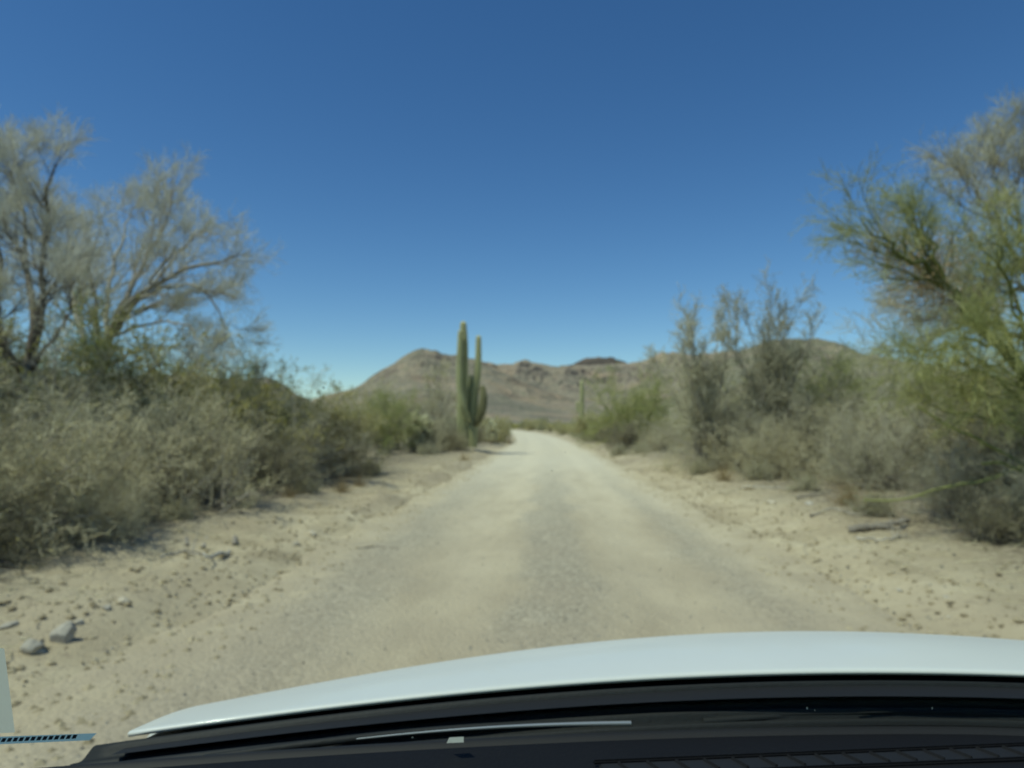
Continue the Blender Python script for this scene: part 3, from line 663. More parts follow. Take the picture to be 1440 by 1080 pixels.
def small_palo(base, top, seed, Y, spread, label):
    b = np.array(base); rng = np.random.default_rng(seed); limbs = [([b, b + [0, 0, .4], b + [.05, 0, .8]], .14, .10)]
    for k in range(9):
        a = k * 2.4; r = spread * rng.uniform(.4, 1.0); h = top * rng.uniform(.72, 1.0)
        e = b + np.array([math.cos(a) * r, math.sin(a) * r, h]); m_ = b * .5 + e * .5 + np.array([math.cos(a), math.sin(a), 0]) * r * .12
        limbs.append(([b + [0, 0, .5], b * .75 + e * .25 + np.array([math.cos(a), math.sin(a), 0]) * r * .1, m_, e], .06, .012))
    t = limb_tree('palo_verde_tree', b, limbs, seed, 'bark_green', 'twig_green', [
        (12, .1, (25, 75), (.35, .65), .5, 4, .22, .03, None), (9, .1, (25, 75), (.35, .7), .6, 3, .22, .05, None),
        (7, .1, (20, 60), (.5, 1.0), 1, 2, .26, .03, .5)], leafmat='leaf_green', nleaf=9000, leafsize=.05, fine=.007)
    tag(t, label, 'tree')
b0 = at(893, 640, 41.5); b0[2] = float(height(b0[0], 41.5)) - .05
small_palo(b0, 4.3, 31, 41.5, 2.4, 'small yellow-green palo verde beyond the road bank, under the mountain')
b0 = at(612, 640, 39.5); b0[2] = float(height(b0[0], 39.5)) - .05
t = limb_tree('mesquite_tree', b0, [([b0, b0 + [0, 0, .5], b0 + [.05, 0, .9]], .12, .09)] +
    [([b0 + [0, 0, .4], b0 + [dx * .4, dy * .4, hh * .5], b0 + [dx, dy, hh]], .05, .01) for dx, dy, hh in ((-.9, .3, 3.0), (.2, .4, 4.1), (.9, -.3, 3.3), (-.3, -.6, 3.7), (1.3, .2, 2.6), (-1.4, -.2, 2.2), (.5, .9, 3.6))],
    32, 'bark_dark', 'twig_brush', [(9, .2, (20, 55), (.25, .45), .5, 4, .2, .05, None), (7, .1, (20, 60), (.35, .65), .6, 3, .24, .04, None), (5, .1, (20, 60), (.5, 1.0), 1, 2, .26, .03, .35)],
    leafmat='leaf_olive', nleaf=2500, leafsize=.05, fine=.006)
tag(t, 'half bare mesquite standing just before the tall saguaro', 'tree')

# ------------------------------------------------------------------ cacti
def sag_material():
    m, nt, b = mat('saguaro_skin', 0.75, 0.25)
    at_ = nt.nodes.new('ShaderNodeAttribute'); at_.attribute_name = 'tone'
    n = noise(nt, 3.0, 4); n2 = noise(nt, 0.8, 3)
    c = ramp(nt, at_.outputs['Fac'], [(0.0, (0.12, 0.13, 0.055)), (0.45, (0.30, 0.315, 0.14)), (0.75, (0.50, 0.49, 0.26)), (1.0, (0.72, 0.66, 0.36))])
    c = mix(nt, ramp(nt, n2, [(0.5, (0, 0, 0)), (0.75, (0.6, 0.6, 0.6))]), c, (0.24, 0.215, 0.13))
    c = mix(nt, ramp(nt, n, [(0.62, (0, 0, 0)), (0.72, (0.5, 0.5, 0.5))]), c, (0.13, 0.10, 0.07))
    nt.links.new(c, b.inputs['Base Color']); return m
M['saguaro'] = sag_material(); M['saguaro_shaded'] = plant_material('shaded_skin', [(0.1, (0.11, 0.105, 0.05)), (0.9, (0.26, 0.25, 0.13))], bark=True)  # second skin is darker: shade on the low arm put into its colour
def sag_column(name, pts, radii, parent, ribs=15, seed=0, origin=(0, 0, 0)):
    pts = np.array(pts, float) - np.array(origin); n = len(pts)
    k = 40; t = np.linspace(0, n - 1, k); i = np.minimum(t.astype(int), n - 2); f = (t - i)[:, None]
    pm = np.vstack([2 * pts[0] - pts[1], pts, 2 * pts[-1] - pts[-2]]); a, b_, c_, d_ = pm[i], pm[i + 1], pm[i + 2], pm[i + 3]
    P = 0.5 * ((2 * b_) + (-a + c_) * f + (2 * a - 5 * b_ + 4 * c_ - d_) * f ** 2 + (-a + 3 * b_ - 3 * c_ + d_) * f ** 3)
    Rr = np.interp(t, np.arange(n), radii)
    tip = unit(P[-1] - P[-2]); r1 = Rr[-1]
    ext = [P[-1] + tip * r1 * 1.25 * math.sin(q) for q in np.linspace(.25, 1.56, 7)]; er = [max(r1 * math.cos(q), .004) for q in np.linspace(.25, 1.56, 7)]
    P = np.vstack([P, ext]); Rr = np.concatenate([Rr, er]); K_ = len(P)
    Rr = Rr * (1 + .035 * np.sin(np.linspace(0, 9, K_) + seed))
    T = np.gradient(P, axis=0); T = unit(T); ref = np.array([0, 1.0, 0]); U = unit(np.cross(T, ref)); V = np.cross(T, U)
    m = ribs * 6; th = np.arange(m) * 2 * math.pi / m; rib = np.abs(np.cos(th * ribs / 2)) ** .7
    rad = Rr[:, None] * (0.78 + 0.25 * rib[None, :])
    ring = P[:, None, :] + rad[:, :, None] * (np.cos(th)[None, :, None] * U[:, None, :] + np.sin(th)[None, :, None] * V[:, None, :])
    idx = np.arange(K_ * m).reshape(K_, m); j2 = np.roll(idx, -1, 1)
    q = np.stack([idx[:-1], j2[:-1], j2[1:], idx[1:]], -1).reshape(-1, 4)
    tone = np.repeat(rib[None, :], K_, 0) * .72 + (np.linspace(0, 1, K_) ** 6 * .35)[:, None]
    return mesh_np(name, ring.reshape(-1, 3), q, M['saguaro'], True, tone.ravel(), parent)
SY = 34.0
b0 = at(654, 625, SY); b0[2] = float(height(b0[0], SY)) - .1
sg = empty('saguaro_cactus', tuple(b0)); tag(sg, 'tall many-armed saguaro cactus beside the road', 'cactus', 'saguaro cacti')
sag_column('trunk', [at(651, 629, SY), at(650, 590, SY), at(651, 540, SY), at(652, 490, SY), at(651.5, 457, SY)], [.22, .25, .25, .22, .15], sg, 16, 0, b0)
sag_column('trunk', [at(664, 629, SY + .1), at(665, 600, SY + .1), at(667, 560, SY + .1), at(672, 520, SY), at(673, 476, SY)], [.22, .24, .19, .16, .13], sg, 14, 2, b0)
sag_column('arm', [at(658, 590, SY - .25), at(652, 570, SY - .5), at(646.5, 545, SY - .5), at(646.5, 500, SY - .45), at(647, 468, SY - .4)], [.13, .15, .15, .14, .11], sg, 12, 3, b0)
ar = sag_column('arm', [at(666, 598, SY), at(673, 590, SY - .1), at(678, 576, SY - .15), at(680, 560, SY - .1), at(679, 547, SY)], [.14, .18, .20, .19, .15], sg, 12, 4, b0); ar.data.materials.clear(); ar.data.materials.append(M['saguaro_shaded']); tag(ar, 'low arm coloured darker for the shade on it')
sag_column('arm', [at(660, 585, SY + .1), at(659, 570, SY + .45), at(661, 552, SY + .5), at(662, 530, SY + .5)], [.12, .14, .14, .10], sg, 12, 5, b0)
SY2 = 92.0
b1 = at(818, 610, SY2); b1[2] = float(height(b1[0], SY2)) - .1
sg2 = empty('saguaro_cactus', tuple(b1)); tag(sg2, 'distant single-stemmed saguaro beyond the dark bushes, under the mountain', 'cactus', 'saguaro cacti')
sag_column('trunk', [b1, at(818, 580, SY2), at(818.5, 555, SY2), at(818, 538, SY2)], [.26, .30, .30, .24], sg2, 14, 0, b1)
sag_column('arm', [at(818, 580, SY2), at(813, 577, SY2), at(812, 570, SY2), at(812, 566, SY2)], [.16, .19, .19, .15], sg2, 10, 1, b1)

def cholla(name, seed, h=1.6, w=.9):
    """teddy-bear cholla: a dark trunk of old joints under a crown of short fat joints covered in pale spines"""
    rng = np.random.default_rng(seed); root = empty(name)
    P, Rr = grow(rng, np.array([[0, 0, -.05]]), np.array([[.05, 0, 1.]]), np.array([h * .7]), np.array([.10]), 5, .1, .1, .8)
    b = Bag().add(tubes(P, Rr, 9, rng=rng))
    P2, R2 = grow(rng, *sprout(rng, P, Rr, 40, .18, 1, (30, 85), (.35, .65), .6, length=w), 4, .22, .12, .9)
    R2[:] = .045
    b.build('trunk', M['cholla_base'], root)
    P3, R3 = grow(rng, *sprout(rng, P2, R2, 8, .35, 1, (20, 75), (.5, 1.0), 1, length=.30), 3, .25, .18, 1)
    R3[:] = .040 * np.array([.7, 1, 1, .6]); j = Bag().add(tubes(P3, R3, 7, rng=rng)).add(tubes(P2, R2, 7, rng=rng)); j.build('joints', M['cholla'], root)
    S = along(rng, P3, 11000, 0); d = unit(rng.normal(0, 1, S.shape)); Ps, Rs = grow(rng, S, d, np.full(len(S), .075), np.full(len(S), .0022), 1, 0, 0, .3)
    Bag().add(tubes(Ps, Rs, 3, rng=rng)).build('spines', M['cholla'], root, False)
    return root
ck = Kind(cholla('cholla_cactus', 51))
for x_, Y_, s_, lab in ((583, 30.3, 1.28, 'pale yellow fuzzy cholla cactus between the green bush and the mesquite'),
                        (597, 31.2, 1.22, 'pale cholla cactus just behind the first pale one, closer to the saguaro'),
                        (691, 47.0, 1.15, 'pale yellow cholla cactus just beyond the saguaro at the road edge'),
                        (606, 42.0, 1.15, 'pale cholla cactus half hidden behind the mesquite')):
    o = ck.get(); p = at(x_, 600, Y_); put(o, p[0], Y_, RN.uniform(0, 6), s_); tag(o, lab, 'cactus', 'pale cholla cacti')

# ------------------------------------------------------------------ small plants on the banks
def tuft(name, seed, h=.45, n=90, m='grass_dry'):
    rng = np.random.default_rng(seed); az = rng.uniform(0, 6.283, n); el = np.radians(rng.uniform(35, 88, n))
    Dr = np.stack([np.cos(az) * np.cos(el), np.sin(az) * np.cos(el), np.sin(el)], 1); S = np.stack([rng.normal(0, .04, n), rng.normal(0, .04, n), np.full(n, -.03)], 1)
    P, Rr = grow(rng, S, Dr, rng.uniform(.5, 1.1, n) * h, np.full(n, .0032), 4, .12, -.12, .25)
    P2, R2 = grow(rng, *sprout(rng, P, Rr, 3, .3, 1, (15, 50), (.25, .5), .8), 2, .2, -.05, .3)
    return Bag().add(tubes(P, Rr, 3, rng=rng)).add(tubes(P2, R2, 3, rng=rng)).build(name, M[m], None, False)
tk = Kind(tuft('dry_grass_tuft', 61)); tk2 = Kind(tuft('dry_forb', 62, .8, 60, 'twig_brush'))
for kd, px, Y_, s_, lab, cat in (
    (tk, 482, 13.0, .9, 'ochre dry grass tuft low on the sandy bank below the thicket', 'grass tuft'),
    (tk, 505, 14.2, .7, 'small ochre tuft higher on the bank beside the thicket', 'grass tuft'),
    (tk, 652, 26.0, 1.0, 'ochre tuft at the road edge below the saguaro', 'grass tuft'),
    (tk2, 938, 19.6, 1.0, 'rusty dry weed standing alone on the sand by the road end of the thicket', 'weed'),
    (tk, 1016, 15.6, 1.1, 'dry tuft under the grey brush at the road end of the thicket', 'grass tuft'),
    (tk, 1190, 10.6, 1.2, 'pale dry tuft beside the fallen log', 'grass tuft'),
    (tk2, 345, 9.6, .55, 'short dry weed at the rim of the bank below the bare stems', 'weed'),
    (tk, 408, 11.0, .7, 'dry grass tuft at the corner of the grey brush', 'grass tuft'),
    (tk2, 905, 26.0, .7, 'brown weed at the foot of the pale bank before the small palo verde', 'weed'),
    (tk, 716, 52.0, 1.6, 'dry tuft by the far bend of the road', 'grass tuft'),
):
    o = kd.get(); put(o, at(px, 600, Y_)[0], Y_, RN.uniform(0, 6), s_); tag(o, lab, cat)
lowk = K['low']
for px, Y_, s_, lab in (
    (250, 8.3, .55, 'little grey clump on the bank under the spreading brush'),
    (430, 12.3, .6, 'little grey clump where the thicket juts to the road'),
    (520, 17.2, .8, 'grey clump at the end of the thicket by the sandy gap'),
    (600, 28.2, .9, 'grey clump on the bank in front of the bushes before the saguaro'),
    (700, 60.0, 1.4, 'grey clump by the road past the saguaro'),
    (1130, 12.6, .6, 'thin grey clump on the bare bank above the log'),
    (1225, 9.9, .62, 'grey clump of twigs at the thicket end of the log'),
    (985, 18.0, .7, 'grey clump at the foot of the leaning bare shrub'),
    (870, 30.0, .9, 'grey clump at the road side before the small palo verde'),
):
    o = lowk.get(); put(o, at(px, 600, Y_)[0], Y_, RN.uniform(0, 6), s_); tag(o, lab, 'bush', 'small grey clumps along the banks')

# ------------------------------------------------------------------ rocks, log, stems
def rock_material(name, a, b_, c_):
    m, nt, b = mat(name, 0.9, 0.2)
    c = ramp(nt, noise(nt, 9, 6, rough=.7), [(.3, a), (.5, b_), (.7, c_)]); nt.links.new(c, b.inputs['Base Color'])
    bump(nt, b, noise(nt, 30, 5), .8, .01); return m
M['rock_grey'] = rock_material('grey_rock', (.30, .27, .215), (.42, .385, .31), (.54, .50, .41))
M['rock_pale'] = rock_material('pale_rock', (.38, .33, .25), (.52, .46, .34), (.64, .58, .45))
import bmesh
def rock(seed, sx, sy, sz, m):
    bm = bmesh.new(); bmesh.ops.create_icosphere(bm, subdivisions=4, radius=1)
    rng = np.random.default_rng(seed); planes = unit(rng.normal(0, 1, (16, 3))); cuts = rng.uniform(.58, .95, 16)
    for v in bm.verts:
        p = np.array(v.co)
        for pl, c in zip(planes, cuts):
            d = p @ pl
            if d > c: p = p - pl * (d - c) * .93
        p = p * (1 + .05 * float(fbm(p[0] * 3 + seed, p[1] * 3 + p[2] * 2, seed, 4)))
        v.co = p * [sx, sy, sz]
    me = bpy.data.meshes.new('rock'); bm.to_mesh(me); bm.free(); me.polygons.foreach_set('use_smooth', [False] * len(me.polygons)); me.materials.append(M[m])
    o = bpy.data.objects.new('rock', me); COL.objects.link(o); return o
for i, (px, py, s, asp, m, lab) in enumerate((
    (90, 893, .075, (1.0, .8, 1.25), 'rock_grey', 'upright grey rock on the sand, the biggest of the near rocks'),
    (48, 893, .085, (1.1, .9, .62), 'rock_grey', 'low darker grey rock beside the upright grey rock'),
    (45, 908, .055, (1.5, .9, .30), 'rock_pale', 'flat pale stone lying in front of the grey rocks'),
    (112, 868, .035, (1, 1, .7), 'rock_pale', 'small pale stone on the bank just behind the upright rock'),
    (12, 862, .05, (1.2, 1, .6), 'rock_grey', 'small grey stone on the bank at the edge of the picture'),
    (175, 838, .04, (1.2, 1, .6), 'rock_pale', 'small pale stone on the bank under the spreading brush'),
    (150, 850, .03, (1, 1, .8), 'rock_grey', 'little grey stone between the bank and the upright rock'),
    (700, 694, .0, (1, 1, 1), '', ''),
    (1140, 706, .08, (1.3, 1, .5), 'rock_grey', 'grey stone on the crumbling bank opposite the thicket end'),
    (1052, 690, .10, (1.3, 1, .5), 'rock_pale', 'pale lump of caked sand on the bare bank'),
    (1085, 706, .08, (1.3, 1, .5), 'rock_pale', 'smaller pale lump below the caked one on the bare bank'),
    (440, 752, .06, (1.3, 1, .6), 'rock_pale', 'pale stone on the bank at the corner of the grey brush'),
    (415, 765, .05, (1.2, 1, .6), 'rock_pale', 'pale round stone a step from the bank corner stone'),
    (965, 652, .10, (1.2, 1, .7), 'rock_grey', 'grey rock under the brush at the road end of the thicket'),
    (1330, 840, .025, (1.4, 1, .5), 'rock_grey', 'small grey stone lying on the road shoulder below the green stems'),
    (1265, 828, .022, (1.4, 1, .5), 'rock_grey', 'small grey stone on the sandy shoulder below the log'),
    (1335, 865, .020, (1.4, 1, .5), 'rock_pale', 'little pale stone near the bonnet on the road shoulder'),
    (600, 776, .016, (1.4, 1, .6), 'rock_grey', 'dark pebble on the wheel track towards the thicket'),
    (395, 838, .02, (1.3, 1, .6), 'rock_grey', 'dark pebble at the shoulder between bonnet and thicket'),
)):
    if not lab: continue
    o = rock(100 + i, s * asp[0], s * asp[1], s * asp[2], m)
    v = ray(px, py); Y_ = CAM_Z / -v.z
    for _ in range(25): Y_ = (CAM_Z - float(height(v.x * Y_, Y_)) - 0.4 * s * asp[2]) / -v.z
    o.location = (v.x * Y_, Y_, float(height(v.x * Y_, Y_)) + s * asp[2] * .35); o.rotation_euler = (RN.uniform(-.2, .2), RN.uniform(-.2, .2), RN.uniform(0, 6)); tag(o, lab, 'rock')

def stick(name, pts, r0, r1, m, label, cat, kids=0, seed=1):
    p = np.array(pts); k = 16; t_ = np.linspace(0, len(p) - 1, k); i = np.minimum(t_.astype(int), len(p) - 2); f = (t_ - i)[:, None]
    q = p[i] * (1 - f) + p[i + 1] * f; q = np.vstack([q[:1], .25 * q[:-2] + .5 * q[1:-1] + .25 * q[2:], q[-1:]])
    rng = np.random.default_rng(seed); q[1:-1] += rng.normal(0, r0 * .35, (k - 2, 3)); o0 = q[0].copy(); q -= o0
    rr = np.linspace(r0, r1, k); b = Bag().add(tubes(q[None], rr[None], 8, rng=rng))
    if kids: b.add(tubes(*grow(rng, *sprout(rng, q[None], rr[None], kids, .2, 1, (20, 60), (.15, .4), .5), 4, .2, .05, .3), 4, rng=rng))
    o = b.build(name, M[m], None); o.location = tuple(o0); tag(o, label, cat); return o
def onground(px, py, lift=.03):
    v = ray(px, py); Y_ = CAM_Z / -v.z
    for _ in range(25): Y_ = (CAM_Z - float(height(v.x * Y_, Y_)) - lift) / -v.z
    return np.array([v.x * Y_, Y_, float(height(v.x * Y_, Y_)) + lift])
stick('fallen_log', [onground(1193, 742, .05), onground(1235, 738, .06), onground(1278, 731, .06)], .045, .032, 'bark_grey', 'pale fallen log lying on the sandy bank before the brush', 'log', 3, 5)
stick('fallen_branch', [onground(322, 776), onground(290, 781), onground(262, 775), onground(225, 785)], .022, .010, 'bark_grey', 'thin pale branch lying along the foot of the grey brush', 'branch', 5, 6)
stick('fallen_branch', [onground(500, 772, .01), onground(530, 768, .01), onground(560, 772, .01)], .012, .006, 'bark_dark', 'dark stick lying at the road edge below the ochre tuft', 'branch', 2, 7)
for i_, (pts_, lab_) in enumerate((
    ([(1120, 700), (1150, 694), (1185, 699)], 'thin dead branch on the bare bank above the log'),
    ([(1140, 722), (1170, 716), (1205, 722), (1230, 716)], 'twisted dead branch lying just behind the log'),
    ([(1205, 756), (1240, 760), (1275, 752)], 'thin dead branch lying in front of the log'),
    ([(1060, 682), (1090, 690), (1115, 684)], 'dead branch on the bank where the thicket steps back'))):
    stick('fallen_branch', [onground(a_, b_, .03) for a_, b_ in pts_], .016, .007, 'bark_grey', lab_, 'branch', 8, 20 + i_)
PYs = 8.6
stick('bent_stem', [at(1215, 703, 9.2), at(1270, 704, 9.0), at(1310, 690, 8.8), at(1345, 681, 8.6), at(1375, 680, 8.5), at(1440, 655, 8.5)], .011, .017, 'bark_green', 'crooked pale stem stretching out of the brush above the log', 'branch', 4, 8)
stick('green_stem', [at(1290, 570, 8.2), at(1330, 598, 8.1), at(1385, 622, 8.0), at(1460, 665, 7.9)], .012, .020, 'bark_green', 'long green stem slanting down across the brush', 'branch', 3, 9)
stick('green_stem', [at(1380, 652, 8.0), at(1412, 650, 7.9), at(1440, 665, 7.8), at(1475, 690, 7.7)], .014, .018, 'bark_green', 'short green stem jutting from the brush below the long green one', 'branch', 1, 10)
stick('dead_branch', [onground(262, 770, .0), at(256, 735, 8.9), at(262, 700, 9.0), at(290, 670, 9.2)], .030, .012, 'bark_grey', 'bare upright stem at the front of the grey brush', 'branch', 5, 11)
stick('dead_branch', [onground(330, 768, .0), at(325, 735, 9.1), at(312, 705, 9.2), at(318, 672, 9.3)], .034, .012, 'bark_grey', 'thick bare stem forking at the rim of the bank, nearer the road', 'branch', 6, 12)
stick('dead_branch', [onground(285, 772, .0), at(295, 738, 8.9), at(322, 712, 8.9), at(352, 690, 8.9)], .026, .010, 'bark_grey', 'bare stem leaning towards the road in front of the grey brush', 'branch', 5, 13)

# loose gravel on the road, twig litter on the banks (nobody could count them)
rng = np.random.default_rng(9)
def pebbles(n, ylo, yhi, xf, smin, smax, seed):
    rng = np.random.default_rng(seed)
    y = ylo + (yhi - ylo) * rng.uniform(0, 1, n) ** 1.6; x = xf(rng, n, y); s = smin + (smax - smin) * rng.uniform(0, 1, n) ** 3
    O = np.array([[1, 0, 0], [0, 1, 0], [-1, 0, 0], [0, -1, 0], [0, 0, 1], [0, 0, -1]], float)
    F = np.array([[0, 1, 4], [1, 2, 4], [2, 3, 4], [3, 0, 4], [1, 0, 5], [2, 1, 5], [3, 2, 5], [0, 3, 5]])
    V = O[None] * rng.uniform(.6, 1.25, (n, 6, 1)) * np.array([1, 1, .62]); a = rng.uniform(0, 6.28, n); c, s_ = np.cos(a), np.sin(a)
    V = np.stack([V[..., 0] * c[:, None] - V[..., 1] * s_[:, None], V[..., 0] * s_[:, None] + V[..., 1] * c[:, None], V[..., 2]], -1) * s[:, None, None]
    z = height(x, y) + s * .2; V += np.stack([x, y, z], -1)[:, None]
    return V.reshape(-1, 3), (F[None] + (np.arange(n) * 6)[:, None, None]).reshape(-1, 3), np.repeat(rng.uniform(0, 1, n), 6)
def onroad(rng, n, y):
    k = rng.choice(4, n, p=[.42, .2, .2, .18]); mu = np.array([.05, -1.75, 1.65, 0])[k]; sg_ = np.array([.38, .35, .35, 1.5])[k]
    return road_x(y) + np.clip(rng.normal(mu, sg_), -2.7, 2.7)
def onbank(rng, n, y):
    return road_x(y) + rng.choice([-1, 1], n) * (2.4 + 2.6 * rng.uniform(0, 1, n) ** 1.3)
M['peb'] = plant_material('gravel_stones', [(.1, (.17, .16, .14)), (.5, (.35, .33, .275)), (.9, (.60, .56, .46))])
M['clod'] = plant_material('sand_clods', [(.1, SAND[0]), (.5, SAND[1]), (.9, SAND[2])])
def oncut(rng, n, y): return road_x(y) + rng.choice([-1, 1], n) * (2.0 + np.abs(rng.normal(.2, 1.0, n)))
tag(Bag().add(pebbles(14000, 2.2, 34, oncut, .003, .036, 3)).build('dirt_clods', M['clod'], None, False), 'crumbled sandy clods along both road banks', 'clods', kind='stuff')
b = Bag().add(pebbles(30000, 1.5, 22, onroad, .003, .019, 1)).add(pebbles(4000, 2.0, 26, onbank, .004, .018, 2))
tag(b.build('gravel', M['peb'], None, False), 'loose grey gravel strewn over the dirt road and its banks', 'gravel', kind='stuff')
n = 9000; y = 3 + 27 * rng.uniform(0, 1, n) ** 1.3; x = road_x(y) + rng.choice([-1, 1], n) * (3.1 + 4.5 * rng.uniform(0, 1, n))
a = rng.uniform(0, 6.28, n); d = np.stack([np.cos(a), np.sin(a), rng.uniform(-.05, .15, n)], 1); S = np.stack([x, y, height(x, y) + .006], 1)
P, Rr = grow(rng, S, d, .04 + .30 * rng.uniform(0, 1, n) ** 2.5, rng.uniform(.0015, .004, n), 3, .25, -.03, .5)
tag(Bag().add(tubes(P, Rr, 3, rng=rng)).build('twig_litter', M['twig_brush'], None, False), 'fallen twigs scattered on the sand under the brush', 'litter', kind='stuff')

# ------------------------------------------------------------------ far shrubs as things, the plain beyond as scrub
rf = random.Random(12); cnt = 0
kinds = ['far_a', 'far_b']
while cnt < 230:
    Y_ = 48 + 200 * rf.random() ** 1.25; side = rf.choice((-1, 1)); d = 3.4 + (0.42 * Y_) * rf.random() ** 1.5
    x = float(road_x(Y_)) + side * d
    if abs(x) / Y_ > .60: continue
    if side > 0 and 36 < Y_ < 46 and d < 7: continue
    s = rf.uniform(.6, 1.25) * (1 + .004 * Y_) * (1.15 if d > 8 else .8)
    o = K[rf.choice(kinds)].get(); put(o, x, Y_, rf.uniform(0, 6.28), s, s * rf.uniform(.8, 1.15))
    tag(o, 'grey-green desert shrub on the flat beyond the tall saguaro, one of many alike', 'shrub', 'far desert shrubs'); cnt += 1
n = 7000; rng = np.random.default_rng(14)
y = 235 + 1000 * rng.uniform(0, 1, n) ** 1.4; x = y * rng.uniform(-.8, .8, n); s = rng.uniform(.5, 1.7, n)
z = height(x, y) + smooth(260, 1600, y) * 6
C = np.repeat(np.stack([x, y, z], 1), 34, 0); ss = np.repeat(s, 34); q = unit(rng.normal(0, 1, (len(C), 3))); q[:, 2] = np.abs(q[:, 2]) * .9
C = C + q * (ss * rng.uniform(.2, 1, len(C)))[:, None]
tag(Bag().add(leaves(rng, C, .55, .8)).build('scrub', M['leaf_olive'], None, False), 'far grey-green scrub covering the plain below the mountains', 'scrub', kind='stuff')

# ------------------------------------------------------------------ the white car the picture is taken from
X0 = 0.42
def car_mat(name, col, rough, coat=0.0, metal=0.0, spec=.5, grain=None):
    m, nt, b = mat(name, rough, spec); b.inputs['Coat Weight'].default_value = coat; b.inputs['Coat Roughness'].default_value = .08; b.inputs['Metallic'].default_value = metal
    n = noise(nt, 3.0 if grain is None else grain, 4)
    c = ramp(nt, n, [(.3, tuple(v * .93 for v in col)), (.7, col)]); nt.links.new(c, b.inputs['Base Color'])
    if grain: bump(nt, b, n, .35, .0015)
    return m
M['paint'] = car_mat('white_paint', (.68, .70, .655), .45, .15)
M['plastic'] = car_mat('black_trim_plastic', (.015, .017, .017), .65, spec=.3, grain=180)
M['dash'] = car_mat('dash_plastic', (.006, .0062, .0075), .75, spec=.2, grain=260)
M['black'] = car_mat('black_rubber', (.006, .006, .006), .7)
M['metal'] = car_mat('worn_metal', (.50, .52, .50), .35, metal=.7)
M['tyre'] = car_mat('tyre_rubber', (.02, .02, .02), .85); M['lamp'] = car_mat('lamp_lens', (.7, .72, .74), .1, .8)
M['paper'] = car_mat('sticker_paper', (.50, .53, .44), .8); M['blue_reflection'] = car_mat('reflection_blue', (.17, .31, .40), .8); M['dark_reflection'] = car_mat('reflection_dark', (.02, .05, .08), .8)
for k_ in ('paper', 'blue_reflection'):                                 # lit from outside, seen from inside; the blue one stands for a reflection
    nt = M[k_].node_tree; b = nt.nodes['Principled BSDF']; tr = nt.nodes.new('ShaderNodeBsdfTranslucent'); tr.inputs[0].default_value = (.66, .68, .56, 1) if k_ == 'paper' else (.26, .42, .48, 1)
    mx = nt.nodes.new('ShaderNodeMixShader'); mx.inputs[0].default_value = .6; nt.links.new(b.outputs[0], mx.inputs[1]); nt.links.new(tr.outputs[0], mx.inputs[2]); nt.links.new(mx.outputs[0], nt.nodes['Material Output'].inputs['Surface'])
gm = bpy.data.materials.new('windscreen_glass'); gm.use_nodes = True; gt = gm.node_tree; gt.nodes.clear()
tb = gt.nodes.new('ShaderNodeBsdfTransparent'); tb.inputs[0].default_value = (.935, 1.0, .945, 1); og = gt.nodes.new('ShaderNodeOutputMaterial'); gt.links.new(tb.outputs[0], og.inputs[0]); M['glass'] = gm
car = empty('car', (X0, -.6, 0)); tag(car, 'white car seen from its driver\'s seat, bonnet and dashboard along the bottom', 'car')
def cgrid(name, fn, us, vs, m, parent=car, smooth_=True):
    V = np.array([[fn(u, v) for v in vs] for u in us], float); o0 = np.array([X0, -.6, 0.]) if parent is car else np.array([X0, -.6, 0.])
    return grid_mesh(name, V - o0, M[m], parent, smooth_)
def thick(o, t):
    md = o.modifiers.new('thickness', 'SOLIDIFY'); md.thickness = t; md.offset = -1; return o
def hoodz(u, y):
    z = 1.1337 + .028 * (y - .8) - (.60 * (y - .8) ** 2 if y > .8 else 0)
    z -= (.0608 + .1956 * (min(y, 1.3) - .76)) * u * u
    return z
HW = .86
def hood(u, v):
    y0 = .80 - .052 * u * u; y = y0 + (1.62 - .10 * u * u - y0) * v
    x = X0 + HW * u * (1 - .06 * v * v); z = hoodz(u, y)
    if v <= 0.0001: z -= .0015
    return (x, y, z)
us = np.linspace(-1, 1, 81); vs = np.concatenate([[0, .004, .010, .02], np.linspace(.04, 1, 40)])
thick(cgrid('bonnet', hood, us, vs, 'paint'), .004)
for sgn in (-1, 1):                                                # wings
    def wing(u, v, sgn=sgn):
        y = -.15 + (1.70 + .15) * v; ye = max(y, .62); hz = hoodz(1, ye) if y > .6 else hoodz(1, .62)
        prof = [(0, -.012), (.03, -.045), (.07, -.085), (.10, -.12), (.115, -.22), (.12, -.40), (.115, -.62), (.10, -.72)]
        a = u * (len(prof) - 1); i = min(int(a), len(prof) - 2); f = a - i
        dx = prof[i][0] * (1 - f) + prof[i + 1][0] * f; dz = prof[i][1] * (1 - f) + prof[i + 1][1] * f
        xe = HW * (1 - .06 * max(0, (y - .76) / .86) ** 2) + .003
        z = hz + dz - .12 * float(1 - smooth(.70, .80, y)); dy = 0
        wheel_c = (1.02, .36); rr = math.hypot(y - wheel_c[0], z - wheel_c[1])
        if rr < .40 and z < .76: z = wheel_c[1] + math.sqrt(max(.40 ** 2 - (y - wheel_c[0]) ** 2, 0)); dx = .115
        return (X0 + sgn * (xe + dx), y, z)
    thick(cgrid('wing', wing, np.linspace(0, 1, 36), np.linspace(0.53, 1, 50), 'paint'), .01 * sgn)
def front(u, v): return (X0 + .90 * u * (1 - .05 * v), 1.60 - .11 * u * u + .07 * math.sin(v * math.pi), hoodz(u, 1.60 - .10 * u * u) - .02 - (hoodz(u, 1.5) - .30) * v)
thick(cgrid('front_bumper', front, np.linspace(-1, 1, 30), np.linspace(0, 1, 16), 'paint'), .02)
